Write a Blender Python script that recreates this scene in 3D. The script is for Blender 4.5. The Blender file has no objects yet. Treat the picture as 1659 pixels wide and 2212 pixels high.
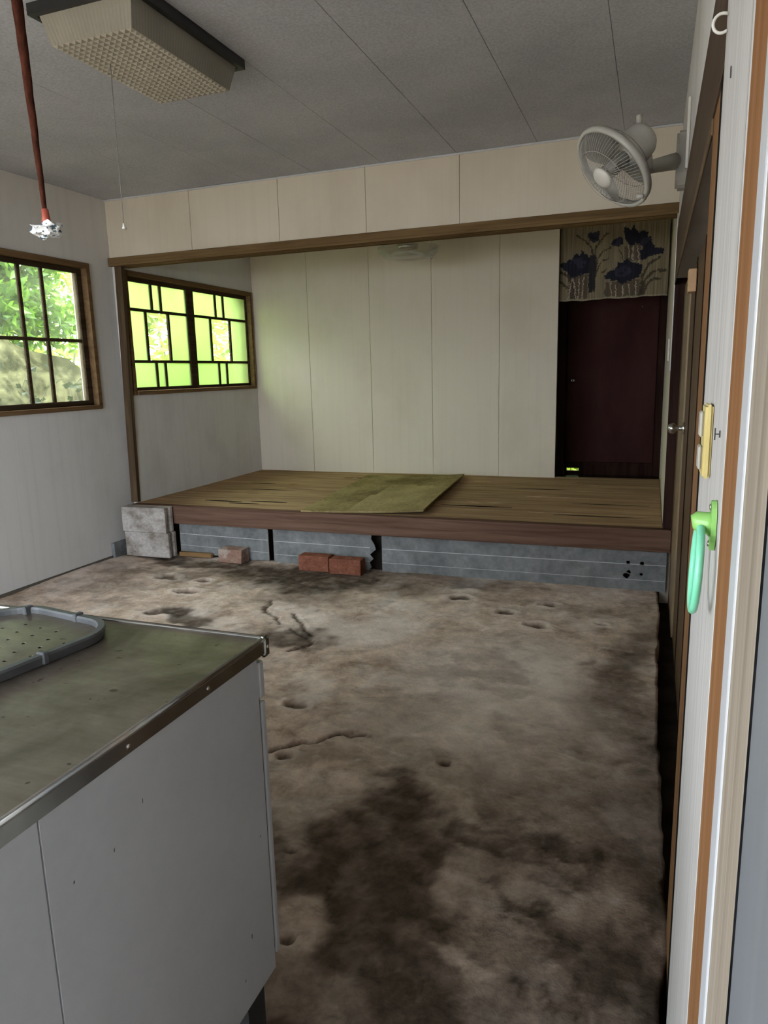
import bpy, bmesh, math, random
import numpy as np
from mathutils import Vector, Matrix

random.seed(7)
scene = bpy.context.scene
C = scene.collection

# ------------------------------------------------------------------ camera
yaw, pitch, roll = math.radians(20.681), math.radians(11.066), math.radians(-1.443)
F_PX = 1540.0
fw = Vector((-math.sin(yaw) * math.cos(pitch), math.cos(yaw) * math.cos(pitch), -math.sin(pitch)))
rt = Vector((math.cos(yaw), math.sin(yaw), 0))
up = rt.cross(fw)
r2 = rt * math.cos(roll) + up * math.sin(roll)
u2 = -rt * math.sin(roll) + up * math.cos(roll)
cam_data = bpy.data.cameras.new('camera')
cam = bpy.data.objects.new('camera', cam_data)
C.objects.link(cam)
cam.matrix_world = Matrix(((r2.x, u2.x, -fw.x, 0), (r2.y, u2.y, -fw.y, 0), (r2.z, u2.z, -fw.z, 1.33), (0, 0, 0, 1)))
cam_data.sensor_fit = 'HORIZONTAL'
cam_data.sensor_width = 36.0
cam_data.lens = F_PX / 1659 * 36.0
cam_data.clip_start = 0.02
cam_data.clip_end = 200
scene.camera = cam

# ------------------------------------------------------------------ world, sun, exposure
world = bpy.data.worlds.new('sky')
scene.world = world
world.use_nodes = True
wn = world.node_tree.nodes
wl = world.node_tree.links
wn.clear()
w_out = wn.new('ShaderNodeOutputWorld')
w_bg = wn.new('ShaderNodeBackground')
w_bg.inputs[0].default_value = (6.3, 6.95, 7.8, 1)      # even overcast sky
w_bg.inputs[1].default_value = 1.0
wl.new(w_bg.outputs[0], w_out.inputs[0])

sun_data = bpy.data.lights.new('sun', 'SUN')
sun_data.energy = 4.0
sun_data.angle = math.radians(2)
sun_data.color = (1.0, 0.95, 0.86)
sun = bpy.data.objects.new('sun', sun_data)
C.objects.link(sun)
sun.location = (6, 6, 9)
sun.rotation_euler = Vector((-0.55, -0.30, -0.95)).to_track_quat('-Z', 'Y').to_euler()

scene.view_settings.view_transform = 'Standard'
scene.view_settings.look = 'None'
scene.view_settings.gamma = 1.0
scene.view_settings.use_curve_mapping = False
scene.view_settings.exposure = 1.0
scene.cycles.max_bounces = 8
scene.cycles.diffuse_bounces = 5
scene.cycles.transparent_max_bounces = 8
scene.cycles.glossy_bounces = 3
scene.cycles.transmission_bounces = 6

# ------------------------------------------------------------------ main measures (metres)
XL, XR = -3.805, 0.088          # left and right wall faces
XL2 = -3.741                    # left wall face on the platform
YP, YB = 4.477, 6.385           # platform front, back wall
YF = -0.75                      # front wall (behind the camera)
ZC, ZL, ZP = 2.609, 2.150, 0.379
YC = 7.30                       # end of the passage behind

# ------------------------------------------------------------------ material helpers
MATS = {}


def nodes_of(m):
    nt = m.node_tree
    return nt, nt.nodes, nt.links


def new_mat(name, rough=0.6, metal=0.0, color=(0.5, 0.5, 0.5)):
    m = bpy.data.materials.new(name)
    m.use_nodes = True
    nt, n, l = nodes_of(m)
    b = n['Principled BSDF']
    b.inputs['Base Color'].default_value = (*color, 1)
    b.inputs['Roughness'].default_value = rough
    b.inputs['Metallic'].default_value = metal
    MATS[name] = m
    return m, nt, n, l, b


def coords(n, l, scale=(1, 1, 1), kind='Object'):
    t = n.new('ShaderNodeTexCoord')
    mp = n.new('ShaderNodeMapping')
    mp.inputs['Scale'].default_value = scale
    if kind == 'World':
        g = n.new('ShaderNodeNewGeometry')
        l.new(g.outputs['Position'], mp.inputs[0])
    else:
        l.new(t.outputs[kind], mp.inputs[0])
    return mp.outputs[0]


def noise(n, l, co, scale, detail=4, rough=0.55, dist=0.0):
    t = n.new('ShaderNodeTexNoise')
    t.inputs['Scale'].default_value = scale
    t.inputs['Detail'].default_value = detail
    t.inputs['Roughness'].default_value = rough
    t.inputs['Distortion'].default_value = dist
    l.new(co, t.inputs['Vector'])
    return t.outputs['Fac']


def ramp(n, l, fac, stops):
    r = n.new('ShaderNodeValToRGB')
    el = r.color_ramp.elements
    while len(el) < len(stops):
        el.new(0.5)
    for e, (p, c) in zip(el, stops):
        e.position = p
        e.color = (*c, 1) if len(c) == 3 else c
    l.new(fac, r.inputs[0])
    return r.outputs[0]


def mixc(n, l, fac, a, b, mode='MIX'):
    m = n.new('ShaderNodeMixRGB')
    m.blend_type = mode
    for i, v in ((0, fac), (1, a), (2, b)):
        if isinstance(v, (int, float)):
            m.inputs[i].default_value = v
        elif isinstance(v, tuple):
            m.inputs[i].default_value = (*v, 1)
        else:
            l.new(v, m.inputs[i])
    return m.outputs[0]


def bump(n, l, b, h, strength=0.2, dist=0.01):
    bp = n.new('ShaderNodeBump')
    bp.inputs['Strength'].default_value = strength
    bp.inputs['Distance'].default_value = dist
    l.new(h, bp.inputs['Height'])
    l.new(bp.outputs[0], b.inputs['Normal'])


def matte(m):
    m.node_tree.nodes['Principled BSDF'].inputs['Specular IOR Level'].default_value = 0.0


def two_tone(name, c1, c2, scale=(1, 1, 1), ns=4, detail=5, lo=0.35, hi=0.65, rough=0.6, metal=0.0,
             bmp=0.0, bdist=0.004, fine=None, kind='World', dist=0.0, coat=0.0, spec=None):
    m, nt, n, l, b = new_mat(name, rough, metal)
    co = coords(n, l, scale, kind)
    f = noise(n, l, co, ns, detail, 0.6, dist)
    col = ramp(n, l, f, [(lo, c1), (hi, c2)])
    if fine:
        f2 = noise(n, l, co, fine[0], 3, 0.6)
        col = mixc(n, l, fine[1], col, ramp(n, l, f2, [(0.35, (0.25, 0.25, 0.25)), (0.65, (1, 1, 1))]), 'MULTIPLY')
    l.new(col, b.inputs['Base Color'])
    if bmp:
        bump(n, l, b, f, bmp, bdist)
    if coat:
        b.inputs['Coat Weight'].default_value = coat
        b.inputs['Coat Roughness'].default_value = 0.12
    if spec is not None:
        b.inputs['Specular IOR Level'].default_value = spec
    return m


# walls: printed plywood panels, vertical streaks
def wall_mat(name, base, streak, amt=0.22, axis='x'):
    m, nt, n, l, b = new_mat(name, 0.55)
    sc = (26, 26, 0.6)
    f = noise(n, l, coords(n, l, sc, 'World'), 1.0, 4, 0.6)
    blot = noise(n, l, coords(n, l, (1, 1, 0.7), 'World'), 1.6, 4, 0.6)
    c = mixc(n, l, ramp(n, l, f, [(0.5, (0, 0, 0)), (0.85, (amt, amt, amt))]), base, streak)
    c = mixc(n, l, ramp(n, l, blot, [(0.50, (0, 0, 0)), (0.8, (0.45, 0.45, 0.45))]), c, streak)
    l.new(c, b.inputs['Base Color'])
    bump(n, l, b, f, 0.02, 0.002)
    return m


M_WALL = wall_mat('wall_panel_white', (0.64, 0.62, 0.59), (0.38, 0.35, 0.31))
M_WALLB = wall_mat('wall_panel_cream', (0.62, 0.55, 0.44), (0.42, 0.355, 0.26))
M_CEIL = two_tone('ceiling_board', (0.46, 0.465, 0.485), (0.55, 0.555, 0.575), (1, 1, 1), 1.5, 5, bmp=0.0, rough=0.8,
                  fine=(90, 0.28))
M_JOINT = two_tone('joint_dark', (0.10, 0.09, 0.075), (0.14, 0.125, 0.10), ns=8, rough=0.9)
M_CEILBACK = two_tone('ceiling_backing', (0.22, 0.22, 0.22), (0.27, 0.27, 0.27), ns=6, rough=0.9)
M_DARK = two_tone('dark_void', (0.012, 0.011, 0.010), (0.02, 0.018, 0.016), ns=8, rough=0.95)
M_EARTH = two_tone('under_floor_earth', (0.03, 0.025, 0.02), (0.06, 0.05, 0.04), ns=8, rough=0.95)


def wood(name, c1, c2, along='y', rough=0.5, sc=22, stretch=0.05, bmp=0.1, coat=0.0, spec=0.4):
    s = {'x': (stretch, 1, 1), 'y': (1, stretch, 1), 'z': (1, 1, stretch)}[along]
    return two_tone(name, c1, c2, s, sc, 5, 0.35, 0.68, rough, 0, bmp, 0.002, dist=0.6, coat=coat, spec=spec)


M_LINTEL = wood('lintel_wood', (0.10, 0.062, 0.028), (0.19, 0.125, 0.06), 'x', 0.42)
M_POST = wood('post_wood', (0.06, 0.04, 0.024), (0.125, 0.088, 0.05), 'z', 0.5)
M_POSTDARK = wood('dark_post_wood', (0.022, 0.012, 0.010), (0.045, 0.024, 0.018), 'z', 0.6, spec=0.15)
M_SASH = wood('sash_wood', (0.030, 0.020, 0.012), (0.065, 0.045, 0.027), 'y', 0.5)
M_CASING = wood('window_casing_wood', (0.11, 0.065, 0.032), (0.19, 0.12, 0.062), 'y', 0.5)
M_FASCIA = wood('fascia_wood', (0.10, 0.056, 0.038), (0.185, 0.112, 0.080), 'x', 0.6, 26)
M_PLANK = wood('platform_board', (0.28, 0.178, 0.10), (0.47, 0.325, 0.185), 'x', 0.62, 14, 0.10)
M_PLY = two_tone('plywood_sheet', (0.23, 0.175, 0.08), (0.42, 0.33, 0.155), (1, 0.7, 1), 2.4, 6, 0.40, 0.60, 0.6,
                 bmp=0.05, fine=(40, 0.35))
M_PLYPATCH = two_tone('plywood_pale_veneer', (0.34, 0.265, 0.125), (0.50, 0.40, 0.20), (1, 0.7, 1), 3.0, 6, 0.36, 0.62, 0.6,
                      fine=(40, 0.3))
M_DOORRED = two_tone('maroon_door_face', (0.045, 0.019, 0.018), (0.062, 0.028, 0.026), (1, 1, 0.3), 5, 4, rough=0.7, spec=0.2)
M_LEAFA = wood('brown_veneer', (0.075, 0.045, 0.022), (0.14, 0.088, 0.045), 'z', 0.5, 30, spec=0.15)
M_LEAFB = wood('tan_veneer', (0.20, 0.14, 0.075), (0.29, 0.21, 0.12), 'z', 0.42, 30)
M_BAND = wood('brown_head_board', (0.050, 0.030, 0.018), (0.095, 0.060, 0.036), 'y', 0.5, 14, spec=0.12)
M_JAMB = wood('orange_jamb_wood', (0.20, 0.098, 0.042), (0.27, 0.138, 0.065), 'z', 0.5, 24, 0.04, 0.05)
M_JAMB2 = wood('dull_jamb_wood', (0.16, 0.085, 0.04), (0.23, 0.13, 0.065), 'z', 0.5, 24, 0.04, 0.05)
M_OLDWOOD = wood('raw_offcut_wood', (0.20, 0.12, 0.055), (0.33, 0.20, 0.09), 'x', 0.7)


def white_board():
    m, nt, n, l, b = new_mat('white_board_paint', 0.5)
    f = noise(n, l, coords(n, l, (60, 60, 0.8), 'World'), 1.0, 5, 0.65, 0.4)
    c = ramp(n, l, f, [(0.0, (0.27, 0.25, 0.225)), (0.38, (0.43, 0.41, 0.38)), (0.60, (0.50, 0.48, 0.445)), (1, (0.56, 0.54, 0.505))])
    cr = noise(n, l, coords(n, l, (24, 24, 0.55), 'World'), 1.0, 6, 0.7, 1.2)
    c = mixc(n, l, ramp(n, l, cr, [(0.0, (0, 0, 0)), (0.33, (0.8, 0.8, 0.8)), (0.37, (0, 0, 0)), (1, (0, 0, 0))]), c, (0.16, 0.14, 0.12))
    l.new(c, b.inputs['Base Color'])
    bump(n, l, b, f, 0.15, 0.002)
    return m


M_BOARD = white_board()
M_WHITESTRIP = two_tone('white_strip_paint', (0.50, 0.51, 0.52), (0.56, 0.57, 0.58), (30, 30, 1), 1, rough=0.35)
M_BEIGE = two_tone('beige_moulding', (0.20, 0.165, 0.125), (0.36, 0.31, 0.245), (40, 40, 0.6), 1, 5, rough=0.5, bmp=0.1)
M_ALU = two_tone('grey_aluminium', (0.22, 0.235, 0.25), (0.29, 0.305, 0.32), (12, 12, 1), 1, 4, rough=0.42, metal=0.3)
M_RUBBER = two_tone('black_gasket', (0.008, 0.008, 0.009), (0.015, 0.015, 0.016), ns=20, rough=0.7)

# concrete slab with its own stains (attribute 'stain_shade' = damp dirt plus shade painted near the camera, 'lime_glare' = pale crust plus painted window glare)


def concrete_floor():
    m, nt, n, l, b = new_mat('concrete_floor', 0.8)
    co = coords(n, l, (1, 1, 1), 'World')
    n1 = noise(n, l, co, 3.2, 5, 0.66, 0.8)
    n2 = noise(n, l, co, 17, 6, 0.68, 0.5)
    n3 = noise(n, l, co, 75, 4, 0.6)
    n0 = noise(n, l, co, 7.5, 6, 0.7, 1.4)
    base = ramp(n, l, n1, [(0.28, (0.36, 0.265, 0.195)), (0.5, (0.64, 0.505, 0.40)), (0.72, (0.82, 0.69, 0.58))])
    base = mixc(n, l, 0.55, base, ramp(n, l, n0, [(0.28, (0.40, 0.37, 0.34)), (0.46, (0.88, 0.87, 0.86)), (0.70, (1.25, 1.25, 1.25))]), 'MULTIPLY')
    base = mixc(n, l, 0.42, base, ramp(n, l, n2, [(0.30, (0.45, 0.43, 0.41)), (0.5, (0.95, 0.95, 0.95)), (0.72, (1.3, 1.3, 1.3))]), 'MULTIPLY')
    base = mixc(n, l, 0.22, base, ramp(n, l, n3, [(0.3, (0.55, 0.55, 0.55)), (0.6, (1.1, 1.1, 1.1))]), 'MULTIPLY')
    n4 = noise(n, l, coords(n, l, (0.6, 1.4, 1), 'World'), 6.5, 7, 0.70, 1.6)
    base = mixc(n, l, ramp(n, l, n4, [(0.56, (0, 0, 0)), (0.70, (0.55, 0.55, 0.55))]), base, (0.84, 0.76, 0.68))
    base = mixc(n, l, ramp(n, l, n4, [(0.28, (0.65, 0.65, 0.65)), (0.40, (0, 0, 0))]), base, (0.20, 0.15, 0.11))
    at = n.new('ShaderNodeAttribute')
    at.attribute_name = 'stain_shade'
    at2 = n.new('ShaderNodeAttribute')
    at2.attribute_name = 'lime'
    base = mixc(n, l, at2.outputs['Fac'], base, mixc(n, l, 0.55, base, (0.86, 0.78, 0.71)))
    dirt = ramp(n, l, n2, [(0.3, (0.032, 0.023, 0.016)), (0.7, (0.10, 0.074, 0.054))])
    col = mixc(n, l, at.outputs['Fac'], base, dirt)  # dirt colour also paints the shade near the camera
    l.new(col, b.inputs['Base Color'])
    rg = ramp(n, l, n2, [(0.3, (0.42, 0.42, 0.42)), (0.7, (0.8, 0.8, 0.8))])
    l.new(rg, b.inputs['Roughness'])
    hb = mixc(n, l, 0.5, n2, n3)
    bump(n, l, b, hb, 0.35, 0.012)
    return m


M_CONC = concrete_floor()
M_BLOCK = two_tone('concrete_block', (0.24, 0.205, 0.17), (0.52, 0.48, 0.44), (1, 1, 1.3), 6, 6, 0.36, 0.56, 0.9, bmp=0.3, fine=(60, 0.35))
M_BRICKR = two_tone('red_brick', (0.20, 0.075, 0.045), (0.30, 0.125, 0.08), ns=18, rough=0.85, bmp=0.25, fine=(80, 0.4))
M_BRICKP = two_tone('pale_brick', (0.33, 0.20, 0.15), (0.46, 0.37, 0.31), ns=9, rough=0.9, bmp=0.25, fine=(80, 0.35), lo=0.45, hi=0.55)
M_RISER = two_tone('grey_siding', (0.165, 0.172, 0.17), (0.265, 0.272, 0.268), (1, 1, 1), 5, 5, rough=0.75, bmp=0.1, fine=(30, 0.3))
M_LINE = two_tone('pale_siding_line', (0.42, 0.43, 0.43), (0.52, 0.53, 0.53), (1, 1, 1), 12, 4, 0.4, 0.6, rough=0.7)

# kitchen


def steel():
    m, nt, n, l, b = new_mat('dull_stainless', 0.36, 0.85)
    co = coords(n, l, (1, 1, 1), 'World')
    f = noise(n, l, co, 5, 6, 0.6, 0.6)
    f2 = noise(n, l, coords(n, l, (1.0, 6, 1), 'World'), 14, 5, 0.6)
    c = ramp(n, l, f, [(0.34, (0.19, 0.160, 0.125)), (0.66, (0.40, 0.350, 0.305))])
    c = mixc(n, l, 0.35, c, ramp(n, l, f2, [(0.3, (0.5, 0.48, 0.42)), (0.7, (1.05, 1.05, 1.0))]), 'MULTIPLY')
    sp = noise(n, l, co, 42, 3, 0.5)
    c = mixc(n, l, ramp(n, l, sp, [(0.0, (1, 1, 1)), (0.28, (0.7, 0.7, 0.7)), (0.31, (0, 0, 0)), (1, (0, 0, 0))]), c, (0.05, 0.04, 0.03))
    l.new(c, b.inputs['Base Color'])
    l.new(ramp(n, l, f, [(0.3, (0.46, 0.46, 0.46)), (0.7, (0.30, 0.30, 0.30))]), b.inputs['Roughness'])
    bump(n, l, b, f2, 0.04, 0.002)
    return m


M_STEEL = steel()
M_STEELEDGE = two_tone('steel_edge', (0.30, 0.30, 0.29), (0.46, 0.46, 0.44), (1, 1, 1), 9, 4, rough=0.24, metal=1.0)
M_MELA = two_tone('white_melamine', (0.33, 0.335, 0.34), (0.37, 0.375, 0.38), (1, 1, 1), 2.5, 5, rough=0.30, spec=0.6, fine=(50, 0.05))
M_TOE = two_tone('black_toe_board', (0.012, 0.012, 0.012), (0.022, 0.022, 0.022), ns=9, rough=0.6)
M_TRAYRIM = two_tone('grey_tray_rim', (0.055, 0.057, 0.06), (0.085, 0.088, 0.09), ns=14, rough=0.42)
M_SCUFF = two_tone('scuff_mark', (0.05, 0.05, 0.05), (0.09, 0.09, 0.09), ns=30, rough=0.8)

# plastics and metals
M_FANBODY = two_tone('aged_white_plastic', (0.40, 0.385, 0.34), (0.48, 0.465, 0.415), ns=6, rough=0.4)
M_FANDARK = two_tone('fan_wire_grey', (0.22, 0.21, 0.19), (0.30, 0.29, 0.26), ns=6, rough=0.4)
M_FANCAP = two_tone('fan_cap_white', (0.60, 0.57, 0.50), (0.66, 0.63, 0.56), ns=6, rough=0.35)


def blade_mat():
    m, nt, n, l, b = new_mat('fan_blade_smoke', 0.3)
    f = noise(n, l, coords(n, l, (1, 1, 1), 'Object'), 8, 3)
    l.new(ramp(n, l, f, [(0.3, (0.20, 0.195, 0.175)), (0.7, (0.27, 0.262, 0.24))]), b.inputs['Base Color'])
    b.inputs['Alpha'].default_value = 0.8
    return m


M_BLADE = blade_mat()
M_CHROME = two_tone('brushed_chrome', (0.55, 0.54, 0.52), (0.70, 0.69, 0.66), ns=10, rough=0.22, metal=1.0)
M_GREEN = two_tone('lime_green_plastic', (0.22, 0.50, 0.11), (0.31, 0.60, 0.17), ns=18, rough=0.35)
M_MINT = two_tone('mint_green_plastic', (0.15, 0.60, 0.36), (0.24, 0.70, 0.46), ns=18, rough=0.30)
M_YELLOW = two_tone('yellowed_plastic', (0.55, 0.44, 0.16), (0.66, 0.55, 0.24), ns=14, rough=0.4)
M_SWITCH = two_tone('switch_rocker', (0.30, 0.29, 0.25), (0.40, 0.39, 0.34), ns=14, rough=0.4)
M_HOOK = two_tone('white_hook', (0.62, 0.60, 0.55), (0.70, 0.68, 0.62), ns=14, rough=0.4)
M_BLACK = two_tone('black_lamp_frame', (0.010, 0.010, 0.010), (0.02, 0.02, 0.02), ns=12, rough=0.45)
M_RUST = two_tone('rusty_rod', (0.025, 0.011, 0.008), (0.09, 0.030, 0.018), (3, 3, 1), 18, 5, rough=0.75, bmp=0.4, bdist=0.003)
M_COLLAR = two_tone('red_tape', (0.33, 0.06, 0.035), (0.42, 0.10, 0.06), ns=30, rough=0.6)
M_CORD = two_tone('grey_cord', (0.16, 0.155, 0.145), (0.22, 0.215, 0.20), ns=30, rough=0.7)
M_TAGORANGE = two_tone('tan_wood_tag', (0.42, 0.25, 0.12), (0.50, 0.31, 0.16), ns=14, rough=0.5)


def crumple_mat():
    m, nt, n, l, b = new_mat('printed_scrap', 0.4)
    co = coords(n, l, (1, 1, 1), 'Object')
    f = noise(n, l, co, 85, 2, 0.5)
    l.new(ramp(n, l, f, [(0.0, (0.03, 0.05, 0.06)), (0.40, (0.05, 0.09, 0.11)), (0.44, (0.74, 0.74, 0.72)), (1, (0.82, 0.82, 0.80))]), b.inputs['Base Color'])
    return m


M_SCRAP = crumple_mat()


def facing_gloss(n, l):
    lw = n.new('ShaderNodeLayerWeight')
    lw.inputs['Blend'].default_value = 0.5
    p = n.new('ShaderNodeMath')
    p.operation = 'POWER'
    l.new(lw.outputs['Facing'], p.inputs[0])
    p.inputs[1].default_value = 4.0
    q = n.new('ShaderNodeMath')
    q.operation = 'MULTIPLY_ADD'
    l.new(p.outputs[0], q.inputs[0])
    q.inputs[1].default_value = 0.6
    q.inputs[2].default_value = 0.04
    return q.outputs[0]


def acrylic(name, col, trans=0.55, rough=0.25):
    m = bpy.data.materials.new(name)
    m.use_nodes = True
    nt, n, l = nodes_of(m)
    n.remove(n['Principled BSDF'])
    out = n['Material Output']
    d = n.new('ShaderNodeBsdfDiffuse')
    t = n.new('ShaderNodeBsdfTranslucent')
    g = n.new('ShaderNodeBsdfGlossy')
    f = noise(n, l, coords(n, l, (1, 1, 1), 'World'), 5, 4)
    c = ramp(n, l, f, [(0.3, tuple(0.8 * v for v in col)), (0.7, col)])
    l.new(c, d.inputs[0])
    l.new(c, t.inputs[0])
    g.inputs['Roughness'].default_value = rough
    m1 = n.new('ShaderNodeMixShader')
    m1.inputs[0].default_value = trans
    l.new(d.outputs[0], m1.inputs[1])
    l.new(t.outputs[0], m1.inputs[2])
    fr = facing_gloss(n, l)
    m2 = n.new('ShaderNodeMixShader')
    l.new(fr, m2.inputs[0])
    l.new(m1.outputs[0], m2.inputs[1])
    l.new(g.outputs[0], m2.inputs[2])
    l.new(m2.outputs[0], out.inputs[0])
    return m


M_COVER = acrylic('yellowed_acrylic', (0.47, 0.43, 0.345), 0.15, 0.2)
M_COVERSIDE = acrylic('yellowed_acrylic_side', (0.43, 0.405, 0.335), 0.25, 0.25)


def frosted(name, col):
    m = bpy.data.materials.new(name)
    m.use_nodes = True
    nt, n, l = nodes_of(m)
    n.remove(n['Principled BSDF'])
    t = n.new('ShaderNodeBsdfTranslucent')
    r = n.new('ShaderNodeBsdfRefraction')
    r.inputs['Roughness'].default_value = 0.42
    r.inputs['IOR'].default_value = 1.25
    f = noise(n, l, coords(n, l, (1, 1, 1), 'World'), 6, 3)
    c = ramp(n, l, f, [(0.3, tuple(0.94 * v for v in col)), (0.7, col)])
    l.new(c, t.inputs[0])
    l.new(c, r.inputs[0])
    mx = n.new('ShaderNodeMixShader')
    mx.inputs[0].default_value = 0.8
    l.new(t.outputs[0], mx.inputs[1])
    l.new(r.outputs[0], mx.inputs[2])
    l.new(mx.outputs[0], n['Material Output'].inputs[0])
    return m


M_FROST = frosted('frosted_glass_leaf_tint', (0.645, 0.755, 0.415))  # plain frosted glass, tinted with the green light of the foliage


def clear_glass(name, tint, dirt=(0.40, 0.40, 0.28), amount=0.25, rough=0.03):
    m = bpy.data.materials.new(name)
    m.use_nodes = True
    nt, n, l = nodes_of(m)
    n.remove(n['Principled BSDF'])
    out = n['Material Output']
    t = n.new('ShaderNodeBsdfTransparent')
    t.inputs[0].default_value = (*tint, 1)
    g = n.new('ShaderNodeBsdfGlossy')
    g.inputs['Roughness'].default_value = rough
    fr = facing_gloss(n, l)
    m1 = n.new('ShaderNodeMixShader')
    l.new(fr, m1.inputs[0])
    l.new(t.outputs[0], m1.inputs[1])
    l.new(g.outputs[0], m1.inputs[2])
    d = n.new('ShaderNodeBsdfTranslucent')
    d.inputs[0].default_value = (*dirt, 1)
    m2 = n.new('ShaderNodeMixShader')
    f = noise(n, l, coords(n, l, (1, 1, 1), 'World'), 3.0, 6, 0.6, 0.5)
    l.new(ramp(n, l, f, [(0.25, (amount * 0.25,) * 3), (0.75, (amount * 1.6,) * 3)]), m2.inputs[0])
    l.new(m1.outputs[0], m2.inputs[1])
    l.new(d.outputs[0], m2.inputs[2])
    l.new(m2.outputs[0], out.inputs[0])
    return m


M_GLASS = clear_glass('dusty_clear_glass', (0.86, 0.88, 0.84), amount=0.07)
M_GLASS2 = clear_glass('clean_clear_glass', (0.97, 0.98, 0.96), amount=0.06)
M_LAMPGLASS = clear_glass('lamp_glass', (0.93, 0.93, 0.91), (0.9, 0.88, 0.8), 0.22, 0.08)


def leaf_mat(name, c1, c2):
    m = bpy.data.materials.new(name)
    m.use_nodes = True
    nt, n, l = nodes_of(m)
    n.remove(n['Principled BSDF'])
    out = n['Material Output']
    d = n.new('ShaderNodeBsdfDiffuse')
    t = n.new('ShaderNodeBsdfTranslucent')
    g = n.new('ShaderNodeBsdfGlossy')
    g.inputs['Roughness'].default_value = 0.35
    f = noise(n, l, coords(n, l, (1, 1, 1), 'World'), 9, 3)
    c = ramp(n, l, f, [(0.3, c1), (0.7, c2)])
    l.new(c, d.inputs[0])
    l.new(c, t.inputs[0])
    m1 = n.new('ShaderNodeMixShader')
    m1.inputs[0].default_value = 0.5
    l.new(d.outputs[0], m1.inputs[1])
    l.new(t.outputs[0], m1.inputs[2])
    m2 = n.new('ShaderNodeMixShader')
    m2.inputs[0].default_value = 0.06
    l.new(m1.outputs[0], m2.inputs[1])
    l.new(g.outputs[0], m2.inputs[2])
    l.new(m2.outputs[0], out.inputs[0])
    return m


M_LEAF = leaf_mat('fresh_leaf', (0.07, 0.20, 0.010), (0.25, 0.45, 0.035))
M_LEAF2 = leaf_mat('yellow_green_leaf', (0.22, 0.36, 0.03), (0.50, 0.60, 0.10))
M_LEAFDARK = leaf_mat('dark_leaf', (0.025, 0.05, 0.012), (0.06, 0.09, 0.025))
M_BARK = two_tone('grey_bark', (0.20, 0.19, 0.13), (0.36, 0.34, 0.25), (1, 1, 0.3), 14, 5, rough=0.9, bmp=0.4)
M_BANK = two_tone('mossy_bank', (0.035, 0.038, 0.015), (0.17, 0.165, 0.085), (1, 1, 1), 5.0, 7, 0.40, 0.60, 0.95, bmp=0.8, bdist=0.03, fine=(22, 0.7))
M_GROUND = two_tone('gravel_ground', (0.34, 0.28, 0.21), (0.50, 0.43, 0.34), ns=6, rough=0.95, fine=(60, 0.4))
M_EXT = two_tone('outer_plaster', (0.40, 0.38, 0.34), (0.50, 0.48, 0.43), ns=5, rough=0.9)


def cloth_mat():
    m, nt, n, l, b = new_mat('printed_cloth', 0.85)
    at = n.new('ShaderNodeVertexColor')
    at.layer_name = 'print'
    f = noise(n, l, coords(n, l, (160, 160, 3), 'World'), 1, 3)
    c = mixc(n, l, 0.55, at.outputs[0], ramp(n, l, f, [(0.35, (0.45, 0.45, 0.45)), (0.6, (1.1, 1.1, 1.1))]), 'MULTIPLY')
    l.new(c, b.inputs['Base Color'])
    return m


M_CLOTH = cloth_mat()

for nm in ('wall_panel_white', 'wall_panel_cream', 'ceiling_board', 'ceiling_backing', 'joint_dark', 'dark_void', 'under_floor_earth', 'post_wood', 'dark_post_wood',
           'sash_wood', 'window_casing_wood', 'fascia_wood', 'platform_board', 'plywood_sheet', 'plywood_pale_veneer', 'raw_offcut_wood', 'concrete_floor', 'concrete_block',
           'red_brick', 'pale_brick', 'grey_siding', 'pale_siding_line', 'white_board_paint', 'orange_jamb_wood', 'dull_jamb_wood', 'beige_moulding', 'grey_bark', 'mossy_bank',
           'gravel_ground', 'outer_plaster', 'printed_cloth', 'scuff_mark', 'rusty_rod', 'lintel_wood', 'black_gasket', 'maroon_door_face'):
    matte(MATS[nm])

# ------------------------------------------------------------------ object helpers


def tag(o, label=None, cat=None, group=None, kind=None):
    if label:
        o['label'] = label
    if cat:
        o['category'] = cat
    if group:
        o['group'] = group
    if kind:
        o['kind'] = kind
    return o


def link(o, parent=None, loc=None):
    C.objects.link(o)
    if parent is not None:
        o.parent = parent
    if loc is not None:
        o.location = loc
    return o


def empty(name, loc):
    o = bpy.data.objects.new(name, None)
    o.empty_display_size = 0.1
    return link(o, None, loc)


def wpos(o):
    p = Vector((0, 0, 0))
    while o is not None:
        p += o.location
        o = o.parent
    return p


def obj_from_bm(name, bm, mat, parent=None, smooth=False, center=True):
    """bm is in world coordinates; the object's origin goes to the middle of its base"""
    bm.normal_update()
    if center:
        xs = [v.co for v in bm.verts]
        lo = Vector((min(v.x for v in xs), min(v.y for v in xs), min(v.z for v in xs)))
        hi = Vector((max(v.x for v in xs), max(v.y for v in xs), max(v.z for v in xs)))
        o0 = Vector(((lo.x + hi.x) / 2, (lo.y + hi.y) / 2, lo.z))
    else:
        o0 = Vector((0, 0, 0))
    for v in bm.verts:
        v.co -= o0
    me = bpy.data.meshes.new(name)
    bm.to_mesh(me)
    bm.free()
    if smooth:
        for p in me.polygons:
            p.use_smooth = True
    if mat is not None:
        for mm in (mat if isinstance(mat, (list, tuple)) else [mat]):
            me.materials.append(mm)
    o = bpy.data.objects.new(name, me)
    base = wpos(parent) if parent is not None else Vector((0, 0, 0))
    link(o, parent, o0 - base)
    return o


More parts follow.
